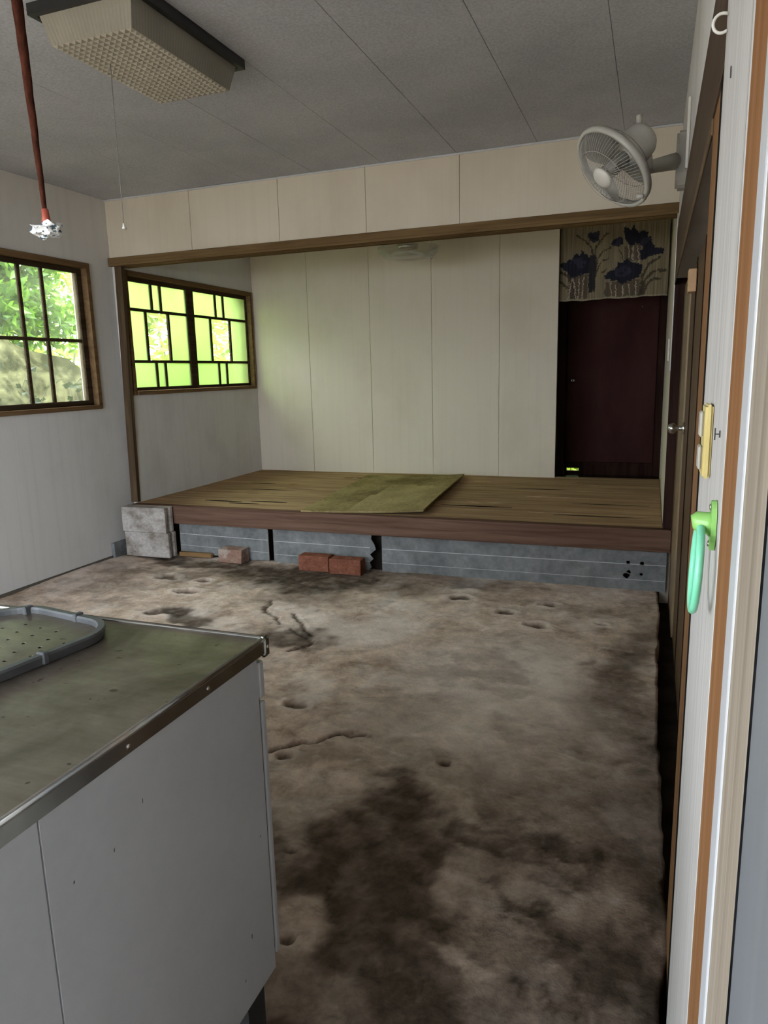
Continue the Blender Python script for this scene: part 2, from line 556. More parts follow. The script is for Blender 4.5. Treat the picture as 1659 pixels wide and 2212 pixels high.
def bm_box(bm, x0, x1, y0, y1, z0, z1, mi=0):
    vs = [bm.verts.new(p) for p in ((x0, y0, z0), (x1, y0, z0), (x1, y1, z0), (x0, y1, z0),
                                    (x0, y0, z1), (x1, y0, z1), (x1, y1, z1), (x0, y1, z1))]
    fs = []
    for q in ((0, 3, 2, 1), (4, 5, 6, 7), (0, 1, 5, 4), (1, 2, 6, 5), (2, 3, 7, 6), (3, 0, 4, 7)):
        f = bm.faces.new([vs[i] for i in q])
        f.material_index = mi
        fs.append(f)
    return vs


def box(name, x0, x1, y0, y1, z0, z1, mat, parent=None, bev=0.0, seg=1):
    bm = bmesh.new()
    bm_box(bm, min(x0, x1), max(x0, x1), min(y0, y1), max(y0, y1), min(z0, z1), max(z0, z1))
    if bev:
        bmesh.ops.bevel(bm, geom=list(bm.edges), offset=bev, segments=seg, affect='EDGES', profile=0.5)
    return obj_from_bm(name, bm, mat, parent)


def bm_tube(bm, pts, rad, sides=8, cap=True):
    pts = [Vector(p) for p in pts]
    if not isinstance(rad, (list, tuple)):
        rad = [rad] * len(pts)
    rings = []
    prev = None
    for i, p in enumerate(pts):
        t = (pts[min(i + 1, len(pts) - 1)] - pts[max(i - 1, 0)]).normalized()
        if prev is None:
            a = Vector((0, 0, 1)) if abs(t.z) < 0.9 else Vector((1, 0, 0))
            nrm = t.cross(a).normalized()
        else:
            nrm = (prev - t * prev.dot(t)).normalized()
        prev = nrm
        bn = t.cross(nrm)
        rings.append([bm.verts.new(p + (nrm * math.cos(2 * math.pi * k / sides) + bn * math.sin(2 * math.pi * k / sides)) * rad[i])
                      for k in range(sides)])
    for a, b in zip(rings, rings[1:]):
        for k in range(sides):
            bm.faces.new((a[k], a[(k + 1) % sides], b[(k + 1) % sides], b[k]))
    if cap:
        bm.faces.new(rings[0][::-1])
        bm.faces.new(rings[-1])


def tube(name, pts, rad, mat, parent=None, sides=8, smooth=True):
    bm = bmesh.new()
    bm_tube(bm, pts, rad, sides)
    return obj_from_bm(name, bm, mat, parent, smooth)


def bm_lathe(bm, prof, origin, axis, seg=32, closed=False):
    """prof: list of (r, h); revolved round axis through origin"""
    ax = Vector(axis).normalized()
    a = Vector((0, 0, 1)) if abs(ax.z) < 0.9 else Vector((1, 0, 0))
    e1 = ax.cross(a).normalized()
    e2 = ax.cross(e1)
    o = Vector(origin)
    rings = []
    for r, h in prof:
        if r < 1e-6:
            rings.append([bm.verts.new(o + ax * h)])
        else:
            rings.append([bm.verts.new(o + ax * h + (e1 * math.cos(2 * math.pi * k / seg) + e2 * math.sin(2 * math.pi * k / seg)) * r)
                          for k in range(seg)])
    prs = list(zip(rings, rings[1:]))
    if closed:
        prs.append((rings[-1], rings[0]))
    for A, B in prs:
        for k in range(seg):
            k2 = (k + 1) % seg
            if len(A) == 1 and len(B) == 1:
                continue
            if len(A) == 1:
                bm.faces.new((A[0], B[k2], B[k]))
            elif len(B) == 1:
                bm.faces.new((A[k], A[k2], B[0]))
            else:
                bm.faces.new((A[k], A[k2], B[k2], B[k]))
    return e1, e2


def lathe(name, prof, origin, axis, mat, parent=None, seg=32, smooth=True, closed=False):
    bm = bmesh.new()
    bm_lathe(bm, prof, origin, axis, seg, closed)
    bmesh.ops.recalc_face_normals(bm, faces=list(bm.faces))
    return obj_from_bm(name, bm, mat, parent, smooth)


def bm_prism(bm, poly, fn, d0, d1):
    """poly 2-D points -> fn(u, v, d) world; extruded between d0 and d1"""
    a = [bm.verts.new(fn(u, v, d0)) for u, v in poly]
    b = [bm.verts.new(fn(u, v, d1)) for u, v in poly]
    bm.faces.new(a[::-1])
    bm.faces.new(b)
    k = len(poly)
    for i in range(k):
        bm.faces.new((a[i], a[(i + 1) % k], b[(i + 1) % k], b[i]))
    bmesh.ops.recalc_face_normals(bm, faces=list(bm.faces))


def prism(name, poly, fn, d0, d1, mat, parent=None):
    bm = bmesh.new()
    bm_prism(bm, poly, fn, d0, d1)
    return obj_from_bm(name, bm, mat, parent)


def plate_with_holes(name, outer, holes, fn, depth, mat, parent=None):
    """flat plate with true holes: a filled 2-D curve turned into a mesh, then placed by fn(u, v, d)"""
    cu = bpy.data.curves.new('tmp', 'CURVE')
    cu.dimensions = '2D'
    cu.fill_mode = 'BOTH'
    cu.extrude = 0.5
    for pl in [outer] + holes:
        s = cu.splines.new('POLY')
        s.points.add(len(pl) - 1)
        for p, (a, b) in zip(s.points, pl):
            p.co = (a, b, 0, 1)
        s.use_cyclic_u = True
    tmp = bpy.data.objects.new('tmp', cu)
    C.objects.link(tmp)
    bpy.context.view_layer.update()
    dg = bpy.context.evaluated_depsgraph_get()
    me = bpy.data.meshes.new_from_object(tmp.evaluated_get(dg))
    bm = bmesh.new()
    bm.from_mesh(me)
    bpy.data.objects.remove(tmp)
    bpy.data.curves.remove(cu)
    bpy.data.meshes.remove(me)
    for v in bm.verts:
        v.co = Vector(fn(v.co.x, v.co.y, (v.co.z + 0.5) * depth))
    bmesh.ops.remove_doubles(bm, verts=list(bm.verts), dist=1e-5)
    bmesh.ops.recalc_face_normals(bm, faces=list(bm.faces))
    return obj_from_bm(name, bm, mat, parent)


def wall_cells(bm, a0, a1, z0, z1, holes, fn, d):
    """rectangle a0..a1 x z0..z1 minus rectangular holes, as boxes; fn(a, z, depth) -> world"""
    As = sorted({a0, a1} | {h[0] for h in holes} | {h[1] for h in holes})
    Zs = sorted({z0, z1} | {h[2] for h in holes} | {h[3] for h in holes})
    As = [a for a in As if a0 <= a <= a1]
    Zs = [z for z in Zs if z0 <= z <= z1]
    solid = {}
    for i in range(len(As) - 1):
        for j in range(len(Zs) - 1):
            ca, cz = (As[i] + As[i + 1]) / 2, (Zs[j] + Zs[j + 1]) / 2
            solid[i, j] = not any(h[0] < ca < h[1] and h[2] < cz < h[3] for h in holes)
    V = {}

    def vert(i, j, k):
        if (i, j, k) not in V:
            V[i, j, k] = bm.verts.new(fn(As[i], Zs[j], d if k else 0))
        return V[i, j, k]
    for (i, j), s in solid.items():
        if not s:
            continue
        for k in (0, 1):
            bm.faces.new([vert(i, j, k), vert(i + 1, j, k), vert(i + 1, j + 1, k), vert(i, j + 1, k)])
        for di, dj, e in ((-1, 0, ((i, j), (i, j + 1))), (1, 0, ((i + 1, j), (i + 1, j + 1))),
                          (0, -1, ((i, j), (i + 1, j))), (0, 1, ((i, j + 1), (i + 1, j + 1)))):
            if not solid.get((i + di, j + dj), False):
                (p, q), (r_, s_) = e
                bm.faces.new([vert(p, q, 0), vert(r_, s_, 0), vert(r_, s_, 1), vert(p, q, 1)])
    bmesh.ops.recalc_face_normals(bm, faces=list(bm.faces))


# numpy value noise ----------------------------------------------------
rng = np.random.RandomState(11)
_T = rng.rand(256, 256)


def vnoise(x, y):
    xi, yi = np.floor(x).astype(int), np.floor(y).astype(int)
    xf, yf = x - xi, y - yi
    u, v = xf * xf * (3 - 2 * xf), yf * yf * (3 - 2 * yf)
    g = lambda a, b: _T[a % 256, b % 256]
    return (g(xi, yi) * (1 - u) + g(xi + 1, yi) * u) * (1 - v) + (g(xi, yi + 1) * (1 - u) + g(xi + 1, yi + 1) * u) * v


def fbm(x, y, o=5, gain=0.55):
    s, a, t = 0, 1.0, 0
    for k in range(o):
        s = s + a * vnoise(x * 2 ** k + 17.3 * k, y * 2 ** k + 5.1 * k)
        t += a
        a *= gain
    return s / t


def sstep(a, b, x):
    t = np.clip((x - a) / (b - a), 0, 1)
    return t * t * (3 - 2 * t)


# ================================================================== THE SETTING
# ---- concrete floor
def build_floor():
    x0, x1, y0, y1 = XL + 0.002, XR + 0.004, YF, YP - 0.03
    nx, ny = 330, 430
    gx = np.linspace(x0, x1, nx)
    gy = np.linspace(y0, y1, ny)
    X, Y = np.meshgrid(gx, gy)
    edge = (fbm(Y * 5 + 3, Y * 0 + 2, 4) - 0.5) * 0.05
    wgt = sstep(-0.25, XR, X)
    X = X + edge * wgt - 0.012 * wgt
    wx = X + (fbm(X * 2.6, Y * 2.6) - 0.5) * 0.55 + (fbm(X * 9 + 40, Y * 9) - 0.5) * 0.12
    wy = Y + (fbm(X * 2.6 + 50, Y * 2.6 + 9) - 0.5) * 0.55 + (fbm(X * 9 + 80, Y * 9 + 3) - 0.5) * 0.12
    stain_shade = np.zeros_like(X)
    # damp dirt patches, broad ones near the camera also carrying shade: x, y, rx, ry, strength, softness
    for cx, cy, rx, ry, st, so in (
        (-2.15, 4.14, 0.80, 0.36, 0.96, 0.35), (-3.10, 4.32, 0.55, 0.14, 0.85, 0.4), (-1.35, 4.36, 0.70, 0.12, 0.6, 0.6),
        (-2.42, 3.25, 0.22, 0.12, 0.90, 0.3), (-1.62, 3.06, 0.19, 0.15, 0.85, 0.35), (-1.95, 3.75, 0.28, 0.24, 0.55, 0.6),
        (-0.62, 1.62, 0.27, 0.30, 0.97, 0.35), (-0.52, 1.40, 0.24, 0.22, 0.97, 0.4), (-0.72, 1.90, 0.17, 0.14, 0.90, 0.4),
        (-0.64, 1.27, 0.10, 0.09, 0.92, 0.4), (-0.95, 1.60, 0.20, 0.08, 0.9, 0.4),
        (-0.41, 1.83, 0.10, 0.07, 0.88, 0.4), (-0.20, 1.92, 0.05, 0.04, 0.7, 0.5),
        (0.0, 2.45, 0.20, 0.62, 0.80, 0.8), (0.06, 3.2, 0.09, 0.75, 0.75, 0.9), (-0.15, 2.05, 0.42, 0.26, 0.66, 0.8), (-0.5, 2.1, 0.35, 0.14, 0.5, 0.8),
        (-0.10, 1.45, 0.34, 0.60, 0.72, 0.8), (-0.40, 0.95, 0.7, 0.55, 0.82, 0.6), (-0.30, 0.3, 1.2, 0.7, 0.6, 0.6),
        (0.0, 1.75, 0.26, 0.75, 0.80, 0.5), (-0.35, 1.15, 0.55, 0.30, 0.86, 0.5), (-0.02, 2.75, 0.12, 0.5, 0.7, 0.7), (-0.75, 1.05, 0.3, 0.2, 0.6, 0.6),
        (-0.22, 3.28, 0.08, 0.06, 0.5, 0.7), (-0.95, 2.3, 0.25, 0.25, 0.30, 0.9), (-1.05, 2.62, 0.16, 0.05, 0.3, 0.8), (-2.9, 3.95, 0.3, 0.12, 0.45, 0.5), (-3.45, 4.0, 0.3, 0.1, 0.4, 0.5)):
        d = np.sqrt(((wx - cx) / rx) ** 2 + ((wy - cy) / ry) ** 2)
        stain_shade = np.maximum(stain_shade, st * (1 - sstep(1 - so, 1 + so, d)))
    blot = fbm(X * 3.3 + 9, Y * 3.3 + 31, 6, 0.66)
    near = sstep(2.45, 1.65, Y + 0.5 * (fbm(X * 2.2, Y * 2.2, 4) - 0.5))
    stain_shade = np.maximum(stain_shade, 0.60 * sstep(0.53, 0.66, blot) * (0.5 + 0.5 * near))
    # floor painted darker towards the camera: shade together with trodden dirt, broken up
    stain_shade = np.maximum(stain_shade, near * (0.66 + 0.30 * sstep(0.40, 0.58, fbm(wx * 5 + 3, wy * 5 + 8, 6, 0.68))))
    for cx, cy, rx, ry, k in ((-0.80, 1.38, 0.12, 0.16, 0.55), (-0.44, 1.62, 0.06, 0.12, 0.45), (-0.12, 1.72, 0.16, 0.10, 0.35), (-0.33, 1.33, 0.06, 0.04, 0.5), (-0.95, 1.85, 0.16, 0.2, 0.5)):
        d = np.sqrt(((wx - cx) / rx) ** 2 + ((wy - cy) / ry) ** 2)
        stain_shade = stain_shade * (1 - k * (1 - sstep(0.5, 1.2, d)))
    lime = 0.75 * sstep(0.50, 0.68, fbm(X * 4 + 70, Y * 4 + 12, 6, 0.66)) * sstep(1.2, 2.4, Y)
    lime = np.maximum(lime, 0.95 * (1 - sstep(0.35, 1.15, np.sqrt(((wx + 0.60) / 0.62) ** 2 + ((wy - 2.80) / 0.85) ** 2))) * (0.45 + 0.8 * fbm(X * 6, Y * 6, 5, 0.65)))  # pale middle painted for window glare on the slab
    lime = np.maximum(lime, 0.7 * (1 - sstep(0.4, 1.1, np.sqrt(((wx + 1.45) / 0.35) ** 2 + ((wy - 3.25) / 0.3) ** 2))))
    stain_shade = np.clip(stain_shade * (0.60 + 0.75 * fbm(X * 14, Y * 14, 5, 0.65)), 0, 0.97)
    Z = (fbm(X * 1.6, Y * 1.6, 3) - 0.5) * 0.030 + (fbm(X * 8 + 7, Y * 8, 4) - 0.5) * 0.012
    Z = Z - 0.006 * stain_shade
    # pits and chips: x, y, r, depth
    for px, py, pr, dp in ((-2.713, 3.624, 0.070, 0.030), (-2.665, 3.221, 0.050, 0.026), (-3.05, 3.86, 0.08, 0.02), (-2.75, 3.86, 0.05, 0.02),
                           (-0.91, 1.596, 0.020, 0.012), (-0.773, 1.309, 0.022, 0.016), (-0.52, 3.62, 0.055, 0.020), (-0.50, 3.98, 0.05, 0.018), (-0.615, 2.17, 0.024, 0.014),
                           (-1.32, 2.42, 0.045, 0.02), (-1.02, 3.95, 0.06, 0.012), (-0.72, 3.78, 0.05, 0.012), (-1.18, 2.06, 0.035, 0.014), (-0.2, 3.75, 0.03, 0.01)):
        q = (fbm(X * 22, Y * 22, 3) - 0.5) * 0.8
        d = np.sqrt(((X - px) / (pr * 1.25)) ** 2 + ((Y - py) / (pr * 0.9)) ** 2) + q
        k = 1 - sstep(0.5, 1.0, d)
        Z = Z - dp * k
        stain_shade = np.maximum(stain_shade, 0.85 * k)
        rimm = np.exp(-((d - 1.2) / 0.25) ** 2)
        lime = np.maximum(lime, 0.55 * rimm)
        Z = Z + 0.004 * rimm
    # cracks
    for line in (((-2.10, 3.62), (-2.05, 3.42), (-1.93, 3.34), (-1.86, 3.26)), ((-1.86, 3.42), (-1.74, 3.28), (-1.60, 3.16)),
                 ((-1.25, 2.06), (-1.15, 2.16), (-1.02, 2.27), (-0.92, 2.27)), ((-1.72, 3.2), (-1.55, 3.05), (-1.62, 2.92))):
        for (ax, ay), (bx, by) in zip(line, line[1:]):
            jx = X + (fbm(X * 16, Y * 16, 3) - 0.5) * 0.07
            jy = Y + (fbm(X * 16 + 9, Y * 16, 3) - 0.5) * 0.07
            t = np.clip(((jx - ax) * (bx - ax) + (jy - ay) * (by - ay)) / ((bx - ax) ** 2 + (by - ay) ** 2), 0, 1)
            d = np.hypot(jx - ax - t * (bx - ax), jy - ay - t * (by - ay))
            k = 1 - sstep(0.004, 0.016, d)
            Z = Z - 0.012 * k
            stain_shade = np.maximum(stain_shade, 0.85 * k)
    lowr = sstep(XR - 0.02, XR + 0.0, X)
    Z = Z - 0.05 * lowr * 0
    lime = np.clip(lime, 0, 1)
    verts = [tuple(p) for p in np.stack([X, Y, Z], -1).reshape(-1, 3)]
    faces = []
    for j in range(ny - 1):
        a = j * nx
        for i in range(nx - 1):
            faces.append((a + i, a + i + 1, a + nx + i + 1, a + nx + i))
    # skirt on the broken right edge and the rest, down to -0.12
    nb = len(verts)
    ring = [j * nx + nx - 1 for j in range(ny)]
    for k in ring:
        vx, vy, vz = verts[k]
        verts.append((vx, vy, -0.14))
    for j in range(ny - 1):
        faces.append((ring[j], nb + j, nb + j + 1, ring[j + 1]))
    me = bpy.data.meshes.new('floor')
    me.from_pydata(verts, [], faces)
    for nm, arr in (('stain_shade', stain_shade), ('lime', lime)):
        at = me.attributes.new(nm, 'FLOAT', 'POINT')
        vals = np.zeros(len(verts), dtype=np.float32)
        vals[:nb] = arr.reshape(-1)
        if nm == 'stain_shade':
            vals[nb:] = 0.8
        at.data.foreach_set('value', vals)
    me.materials.append(M_CONC)
    for p in me.polygons:
        p.use_smooth = True
    o = bpy.data.objects.new('floor', me)
    link(o)
    tag(o, 'rough stained concrete floor of the lower room', 'floor', kind='structure')


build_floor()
o = box('floor_gutter', XL, 0.30, YF, YP + 2.0, -0.20, -0.09, M_EARTH)
tag(o, 'dark earth gutter showing along the brown doors', 'floor', kind='structure')

# ---- platform: boards with splits running along their length
plat = empty('floor_platform', (-1.85, (YP + YB) / 2, 0.30))
tag(plat, 'raised platform floor of split brown boards', 'floor', kind='structure')
bands = [YP - 0.022, 4.78, 5.06, 5.37, 5.70, 6.03, YB + 0.0]
gaps = {  # splits: joint index -> (x centre, half length, opening)
    1: [(-2.95, 0.40, 0.012), (-0.55, 0.26, 0.010), (-0.05, 0.2, 0.006)],
    2: [(-3.05, 0.30, 0.012), (-1.22, 0.28, 0.016)],
    3: [(-2.70, 0.55, 0.020), (-0.75, 0.30, 0.014)],
    4: [(-3.3, 0.2, 0.006), (-1.45, 0.3, 0.008)],
    5: [(-2.55, 0.16, 0.016), (-1.35, 0.28, 0.014)],
}


def joint_y(k, x, side):
    y = bands[k]
    if 0 < k < len(bands) - 1:
        w = 0.0007
        for cx, hl, op in gaps.get(k, []):
            t = (x - cx) / hl
            if abs(t) < 1:
                w = max(w, op * 2.6 * (1 - t * t) * (0.7 + 0.5 * math.sin(9 * t + k)) ** 2 * 0.6 + 0.0007)
        y += side * w
    return y


for k in range(len(bands) - 1):
    bm = bmesh.new()
    xs = [XL2 + 0.004 + (XR + 0.0 - XL2 - 0.008) * i / 120 for i in range(121)]
    top = []
    for x in xs:
        ya, yb_ = joint_y(k, x, 1), joint_y(k + 1, x, -1)
        top.append([bm.verts.new((x, ya, ZP - 0.018)), bm.verts.new((x, ya, ZP + 0.0015 * math.sin(3 * x + k))),
                    bm.verts.new((x, yb_, ZP + 0.0015 * math.sin(3 * x + k + 2))), bm.verts.new((x, yb_, ZP - 0.018))])
    for a, b in zip(top, top[1:]):
        for q in range(4):
            bm.faces.new((a[q], b[q], b[(q + 1) % 4], a[(q + 1) % 4]))
    bm.faces.new(top[0])
    bm.faces.new(top[-1][::-1])
    bmesh.ops.recalc_face_normals(bm, faces=list(bm.faces))
    obj_from_bm('plank', bm, M_PLANK, plat)
for jx in (-3.5, -2.75, -2.0, -1.25, -0.5, 0.0):
    box('joist', jx - 0.04, jx + 0.04, YP + 0.06, YB - 0.01, ZP - 0.10, ZP - 0.019, M_EARTH, plat)
# surface splits in the veneer (lens-shaped slivers of dark grain, set a hair proud)
for cx, cy, hl, w in ((-3.10, 4.68, 0.13, 0.006), (-2.88, 4.62, 0.10, 0.005), (-0.30, 4.72, 0.22, 0.005), (-1.15, 4.90, 0.2, 0.006), (-2.98, 5.25, 0.16, 0.004),
                      (-0.82, 5.72, 0.2, 0.007), (-0.25, 5.15, 0.2, 0.004), (-2.72, 4.72, 0.12, 0.006), (-3.25, 5.55, 0.1, 0.004)):
    poly = [(cx + hl * 1.3 * t, cy + s * 2.2 * w * (1 - t * t)) for s, ts in ((-1, [-1, -0.6, -0.2, 0.2, 0.6, 1]), (1, [0.6, 0.2, -0.2, -0.6])) for t in ts]
    prism('split', poly, lambda u, v, d: (u, v, d), ZP - 0.004, ZP + 0.0022, M_DARK, plat)
for cx, cy in ((-2.62, 6.02), (-0.55, 6.12), (-2.95, 5.56)):
    prism('bare_patch', [(cx - 0.04, cy - 0.01), (cx + 0.03, cy - 0.018), (cx + 0.05, cy + 0.008), (cx - 0.02, cy + 0.016)], lambda u, v, d: (u, v, d), ZP - 0.004, ZP + 0.0024, M_OLDWOOD, plat)

o = box('trim_fascia', XL + 0.07, 0.135, YP - 0.095, YP - 0.024, 0.248, ZP + 0.004, M_FASCIA, bev=0.004, seg=2)
tag(o, 'long reddish brown timber along the platform front', 'beam', kind='structure')

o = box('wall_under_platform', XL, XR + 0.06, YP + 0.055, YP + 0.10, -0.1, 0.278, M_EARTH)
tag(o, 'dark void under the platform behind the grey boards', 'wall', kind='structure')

# ---- ceiling boards
ceil = empty('ceiling', (-1.85, 1.9, ZC))
tag(ceil, 'grey board ceiling with thin lengthwise joints', 'ceiling', kind='structure')
cx = 0.265
edges = [XR + 0.06]
while cx > XL:
    if cx < XR:
        edges.append(cx)
    cx -= 0.477
edges.append(XL - 0.02)
for a, b in zip(edges, edges[1:]):
    box('ceiling_board', b + 0.0007, a - 0.0007, YF - 0.05, 1.62, ZC, ZC + 0.012, M_CEIL, ceil, bev=0.0015)
    box('ceiling_board', b + 0.0007, a - 0.0007, 1.622, YP + 0.02, ZC, ZC + 0.012, M_CEIL, ceil, bev=0.0015)
o = box('ceiling_slab', XL - 0.35, 0.6, YF - 0.5, YC + 0.4, ZC + 0.0125, ZC + 0.2, M_CEILBACK)
tag(o, 'dark backing of the ceiling above its boards', 'ceiling', kind='structure')
o = box('ceiling_platform', XL2, XR + 0.05, YP + 0.11, YC, ZC - 0.02, ZC + 0.01, M_CEIL)
tag(o, 'plain ceiling of the room behind the lintel', 'ceiling', kind='structure')

# ---- left wall with window openings
W1 = (2.38, 4.245, 1.120, 2.140)   # y0 y1 z0 z1
W2 = (4.525, 6.352, 1.205, 2.130)
W3 = (6.52, 7.22, 0.75, 1.75)
bm = bmesh.new()
wall_cells(bm, YF - 0.1, YP + 0.02, 0.012, ZC - 0.001, [W1], lambda a, z, d: (XL - d, a, z), 0.16)
o = obj_from_bm('wall_left', bm, M_WALL, center=False)
tag(o, 'white panelled side wall with the small muntin window', 'wall', kind='structure')
bm = bmesh.new()
wall_cells(bm, YP + 0.02, YC + 0.1, -0.1, ZC, [W2, W3], lambda a, z, d: (XL2 - d, a, z), 0.22)
o = obj_from_bm('wall_left_platform', bm, M_WALL, center=False)
tag(o, 'cream panelled side wall under the frosted glass window', 'wall', kind='structure')
o = box('baseboard_left', XL + 0.001, XL + 0.010, YF, 4.20, -0.02, 0.014, M_JOINT)
tag(o, 'thin dark strip along the foot of the white wall', 'baseboard', kind='structure')
o = box('trim_stub', XL + 0.001, XL + 0.03, 4.20, 4.37, -0.02, 0.11, M_RISER)
tag(o, 'short dark grey board end beside the concrete blocks', 'board', kind='structure')

# ---- back wall panels
wb = empty('wall_back', (-2.3, YB, ZP))
tag(wb, 'cream panel wall at the back of the platform', 'wall', kind='structure')
XBR = -0.786
bx = [XL2 - 0.0, -3.14, -2.505, -1.905, -1.288, XBR]
for a, b in zip(bx, bx[1:]):
    box('panel', a + 0.0012, b - 0.0012, YB, YB + 0.010, ZP - 0.03, ZC - 0.022, M_WALLB, wb, bev=0.0012)
box('backing', XL2, XBR - 0.002, YB + 0.0105, YB + 0.07, ZP - 0.03, ZC - 0.022, M_JOINT, wb)

# ---- beam wall above the lintel
wbm = empty('wall_beam', (-1.86, YP, ZL + 0.07))
tag(wbm, 'cream panelled wall above the wooden lintel', 'wall', kind='structure')
sx = [XL, -3.08, -2.385, -1.762, -1.151, XR + 0.02]
for a, b in zip(sx, sx[1:]):
    box('panel', a + 0.0012, b - 0.0012, YP, YP + 0.010, ZL + 0.055, ZC - 0.001, M_WALLB, wbm, bev=0.0012)
box('backing', XL - 0.02, XR + 0.05, YP + 0.0105, YP + 0.10, ZL + 0.055, ZC + 0.01, M_JOINT, wbm)
o = box('trim_cornice', XL, XR, YP - 0.012, YP - 0.0005, ZC - 0.012, ZC - 0.0005, M_WHITESTRIP, bev=0.003)
tag(o, 'thin pale strip where ceiling meets the upper wall', 'trim', kind='structure')

# ---- lintel with two tracks underneath
lin = empty('trim_lintel', (-1.86, YP + 0.04, ZL))
tag(lin, 'long brown wooden lintel spanning the platform opening', 'lintel', kind='structure')
box('body', XL + 0.002, XR + 0.005, YP - 0.022, YP + 0.125, ZL + 0.012, ZL + 0.0545, M_LINTEL, lin, bev=0.002)
for a, b in ((-0.022, 0.010), (0.034, 0.052), (0.078, 0.125)):
    box('track', XL + 0.002, XR + 0.005, YP + a, YP + b, ZL - 0.004, ZL + 0.0118, M_LINTEL, lin, bev=0.0015)

# ---- posts
bm = bmesh.new()
bm_box(bm, XL + 0.004, XL + 0.066, YP - 0.014, YP + 0.019, ZP + 0.003, ZL - 0.006)
for v in bm.verts:
    if v.co.z > 1:
        v.co.x += 0.045
o = obj_from_bm('trim_post', bm, M_POST)
tag(o, 'slightly leaning brown post at the white wall corner', 'post', kind='structure')
o = box('trim_post_dark', 0.0865, 0.150, YP - 0.060, YP + 0.03, ZP + 0.006, ZL - 0.006, M_POSTDARK, bev=0.003)
tag(o, 'dark stained post at the fan side of the opening', 'post', kind='structure')
o = box('trim_post_foot', 0.137, 0.165, YP - 0.12, YP - 0.03, -0.09, 0.376, M_POST, bev=0.003)
tag(o, 'short brown upright at the end of the platform front', 'post', kind='structure')

# ---- right wall: white upper part, brown head board, doors below in a recess
bm = bmesh.new()
wall_cells(bm, YF - 0.1, YP, -0.1, ZC - 0.001, [(1.63, YP, -0.2, 1.80), (-0.60, -0.30, -0.2, 2.05)], lambda a, z, d: (XR + d, a, z), 0.20)  # second hole is an unseen doorway added to let daylight in
o = obj_from_bm('wall_right', bm, M_WALL, center=False)
tag(o, 'narrow white wall above the brown head board', 'wall', kind='structure')
bm = bmesh.new()
wall_cells(bm, YP, YC + 0.1, -0.1, ZC, [], lambda a, z, d: (XR + d - 0.001, a, z), 0.20)
o = obj_from_bm('wall_right_platform', bm, M_WALLB, center=False)
tag(o, 'cream side wall beyond the dark post', 'wall', kind='structure')
o = box('trim_head_board', XR - 0.004, XR - 0.001, 1.27, YP - 0.065, 1.80, 2.062, M_BAND, bev=0.003)
tag(o, 'wide brown board running above the brown doors', 'trim', kind='structure')
o = box('trim_head_rail', XR - 0.005, XR - 0.001, 1.63, YP - 0.065, 1.765, 1.798, M_LEAFA, bev=0.003)
tag(o, 'thin brown rail under the wide head board', 'trim', kind='structure')
o = box('trim_brown_jamb', XR - 0.0015, XR + 0.06, 1.455, 1.628, -0.09, 1.797, M_JAMB2, bev=0.003)
tag(o, 'orange brown jamb between white board and brown door', 'trim', kind='structure')
o = box('trim_dark_gap', XR - 0.0025, XR - 0.0002, 1.252, 1.454, -0.09, 2.06, M_DARK)
tag(o, 'black gap between white board and brown jamb', 'trim', kind='structure')
o = box('wall_recess', 0.185, 0.27, 1.60, YP + 0.02, -0.1, 1.85, M_DARK)
tag(o, 'dark recess behind the two brown doors', 'wall', kind='structure')

d2 = empty('door_2', (0.16, 3.30, -0.06))
tag(d2, 'dark brown veneer door leaf with the round knob', 'door', kind='structure')
box('leaf', 0.148, 0.178, 1.66, 3.80, -0.06, 1.763, M_LEAFA, d2, bev=0.002)
for a in (2.05, 2.75, 3.30):
    box('stile', 0.1445, 0.1478, a, a + 0.035, -0.055, 1.76, M_POSTDARK, d2, bev=0.001)
kn = lathe('knob', [(0.0, 0.0), (0.030, 0.0), (0.030, 0.006), (0.012, 0.010), (0.011, 0.034), (0.020, 0.040), (0.026, 0.050), (0.026, 0.062), (0.019, 0.072), (0.0, 0.074)],
           (0.1478, 3.74, 1.03), (-1, 0, 0), M_CHROME, d2, 24)
kn['label'] = 'round metal knob'
d3 = empty('door_3', (0.16, 4.1, -0.06))
tag(d3, 'tan veneer door leaf beside the dark post', 'door', kind='structure')
box('leaf', 0.140, 0.176, 3.803, YP - 0.075, -0.06, 1.763, M_LEAFB, d3, bev=0.002)
box('stile', 0.1365, 0.1398, YP - 0.13, YP - 0.08, -0.055, 1.76, M_LEAFA, d3, bev=0.001)

# near layers of the same wall
o = box('wall_board', XR - 0.012, XR - 0.0005, 0.856, 1.250, 0.06, 2.608, M_BOARD, bev=0.0015)
tag(o, 'cracked white painted board carrying the green towel ring', 'wall', kind='structure')
o = box('trim_orange', XR - 0.0115, XR - 0.0005, 0.727, 0.855, 0.0, 2.608, M_JAMB, bev=0.002)
tag(o, 'orange brown wooden trim strip next to the white board', 'trim', kind='structure')
o = box('trim_white', XR - 0.0125, XR - 0.0005, 0.677, 0.7265, 0.0, 2.608, M_WHITESTRIP, bev=0.003, seg=2)
tag(o, 'thin glossy white strip beside the orange trim', 'trim', kind='structure')
bm = bmesh.new()
prof = [(0.677 - 0.122 * i / 12, XR - 0.0095 - 0.004 * math.sin(math.pi * (i % 6) / 6.0)) for i in range(13)]
poly = [(y, x) for y, x in prof] + [(0.555, XR - 0.001), (0.677, XR - 0.001)]
bm_prism(bm, poly, lambda u, v, d: (v, u, d), 0.0, 2.608)
o = obj_from_bm('trim_beige', bm, M_BEIGE)
tag(o, 'beige ribbed moulding between white strip and grey frame', 'trim', kind='structure')
o = box('trim_gasket', XR - 0.010, XR - 0.0005, 0.538, 0.554, 0.0, 2.608, M_RUBBER)
tag(o, 'black rubber gap line beside the grey metal frame', 'trim', kind='structure')
d4 = empty('door_4', (XR - 0.01, 0.4, 0))
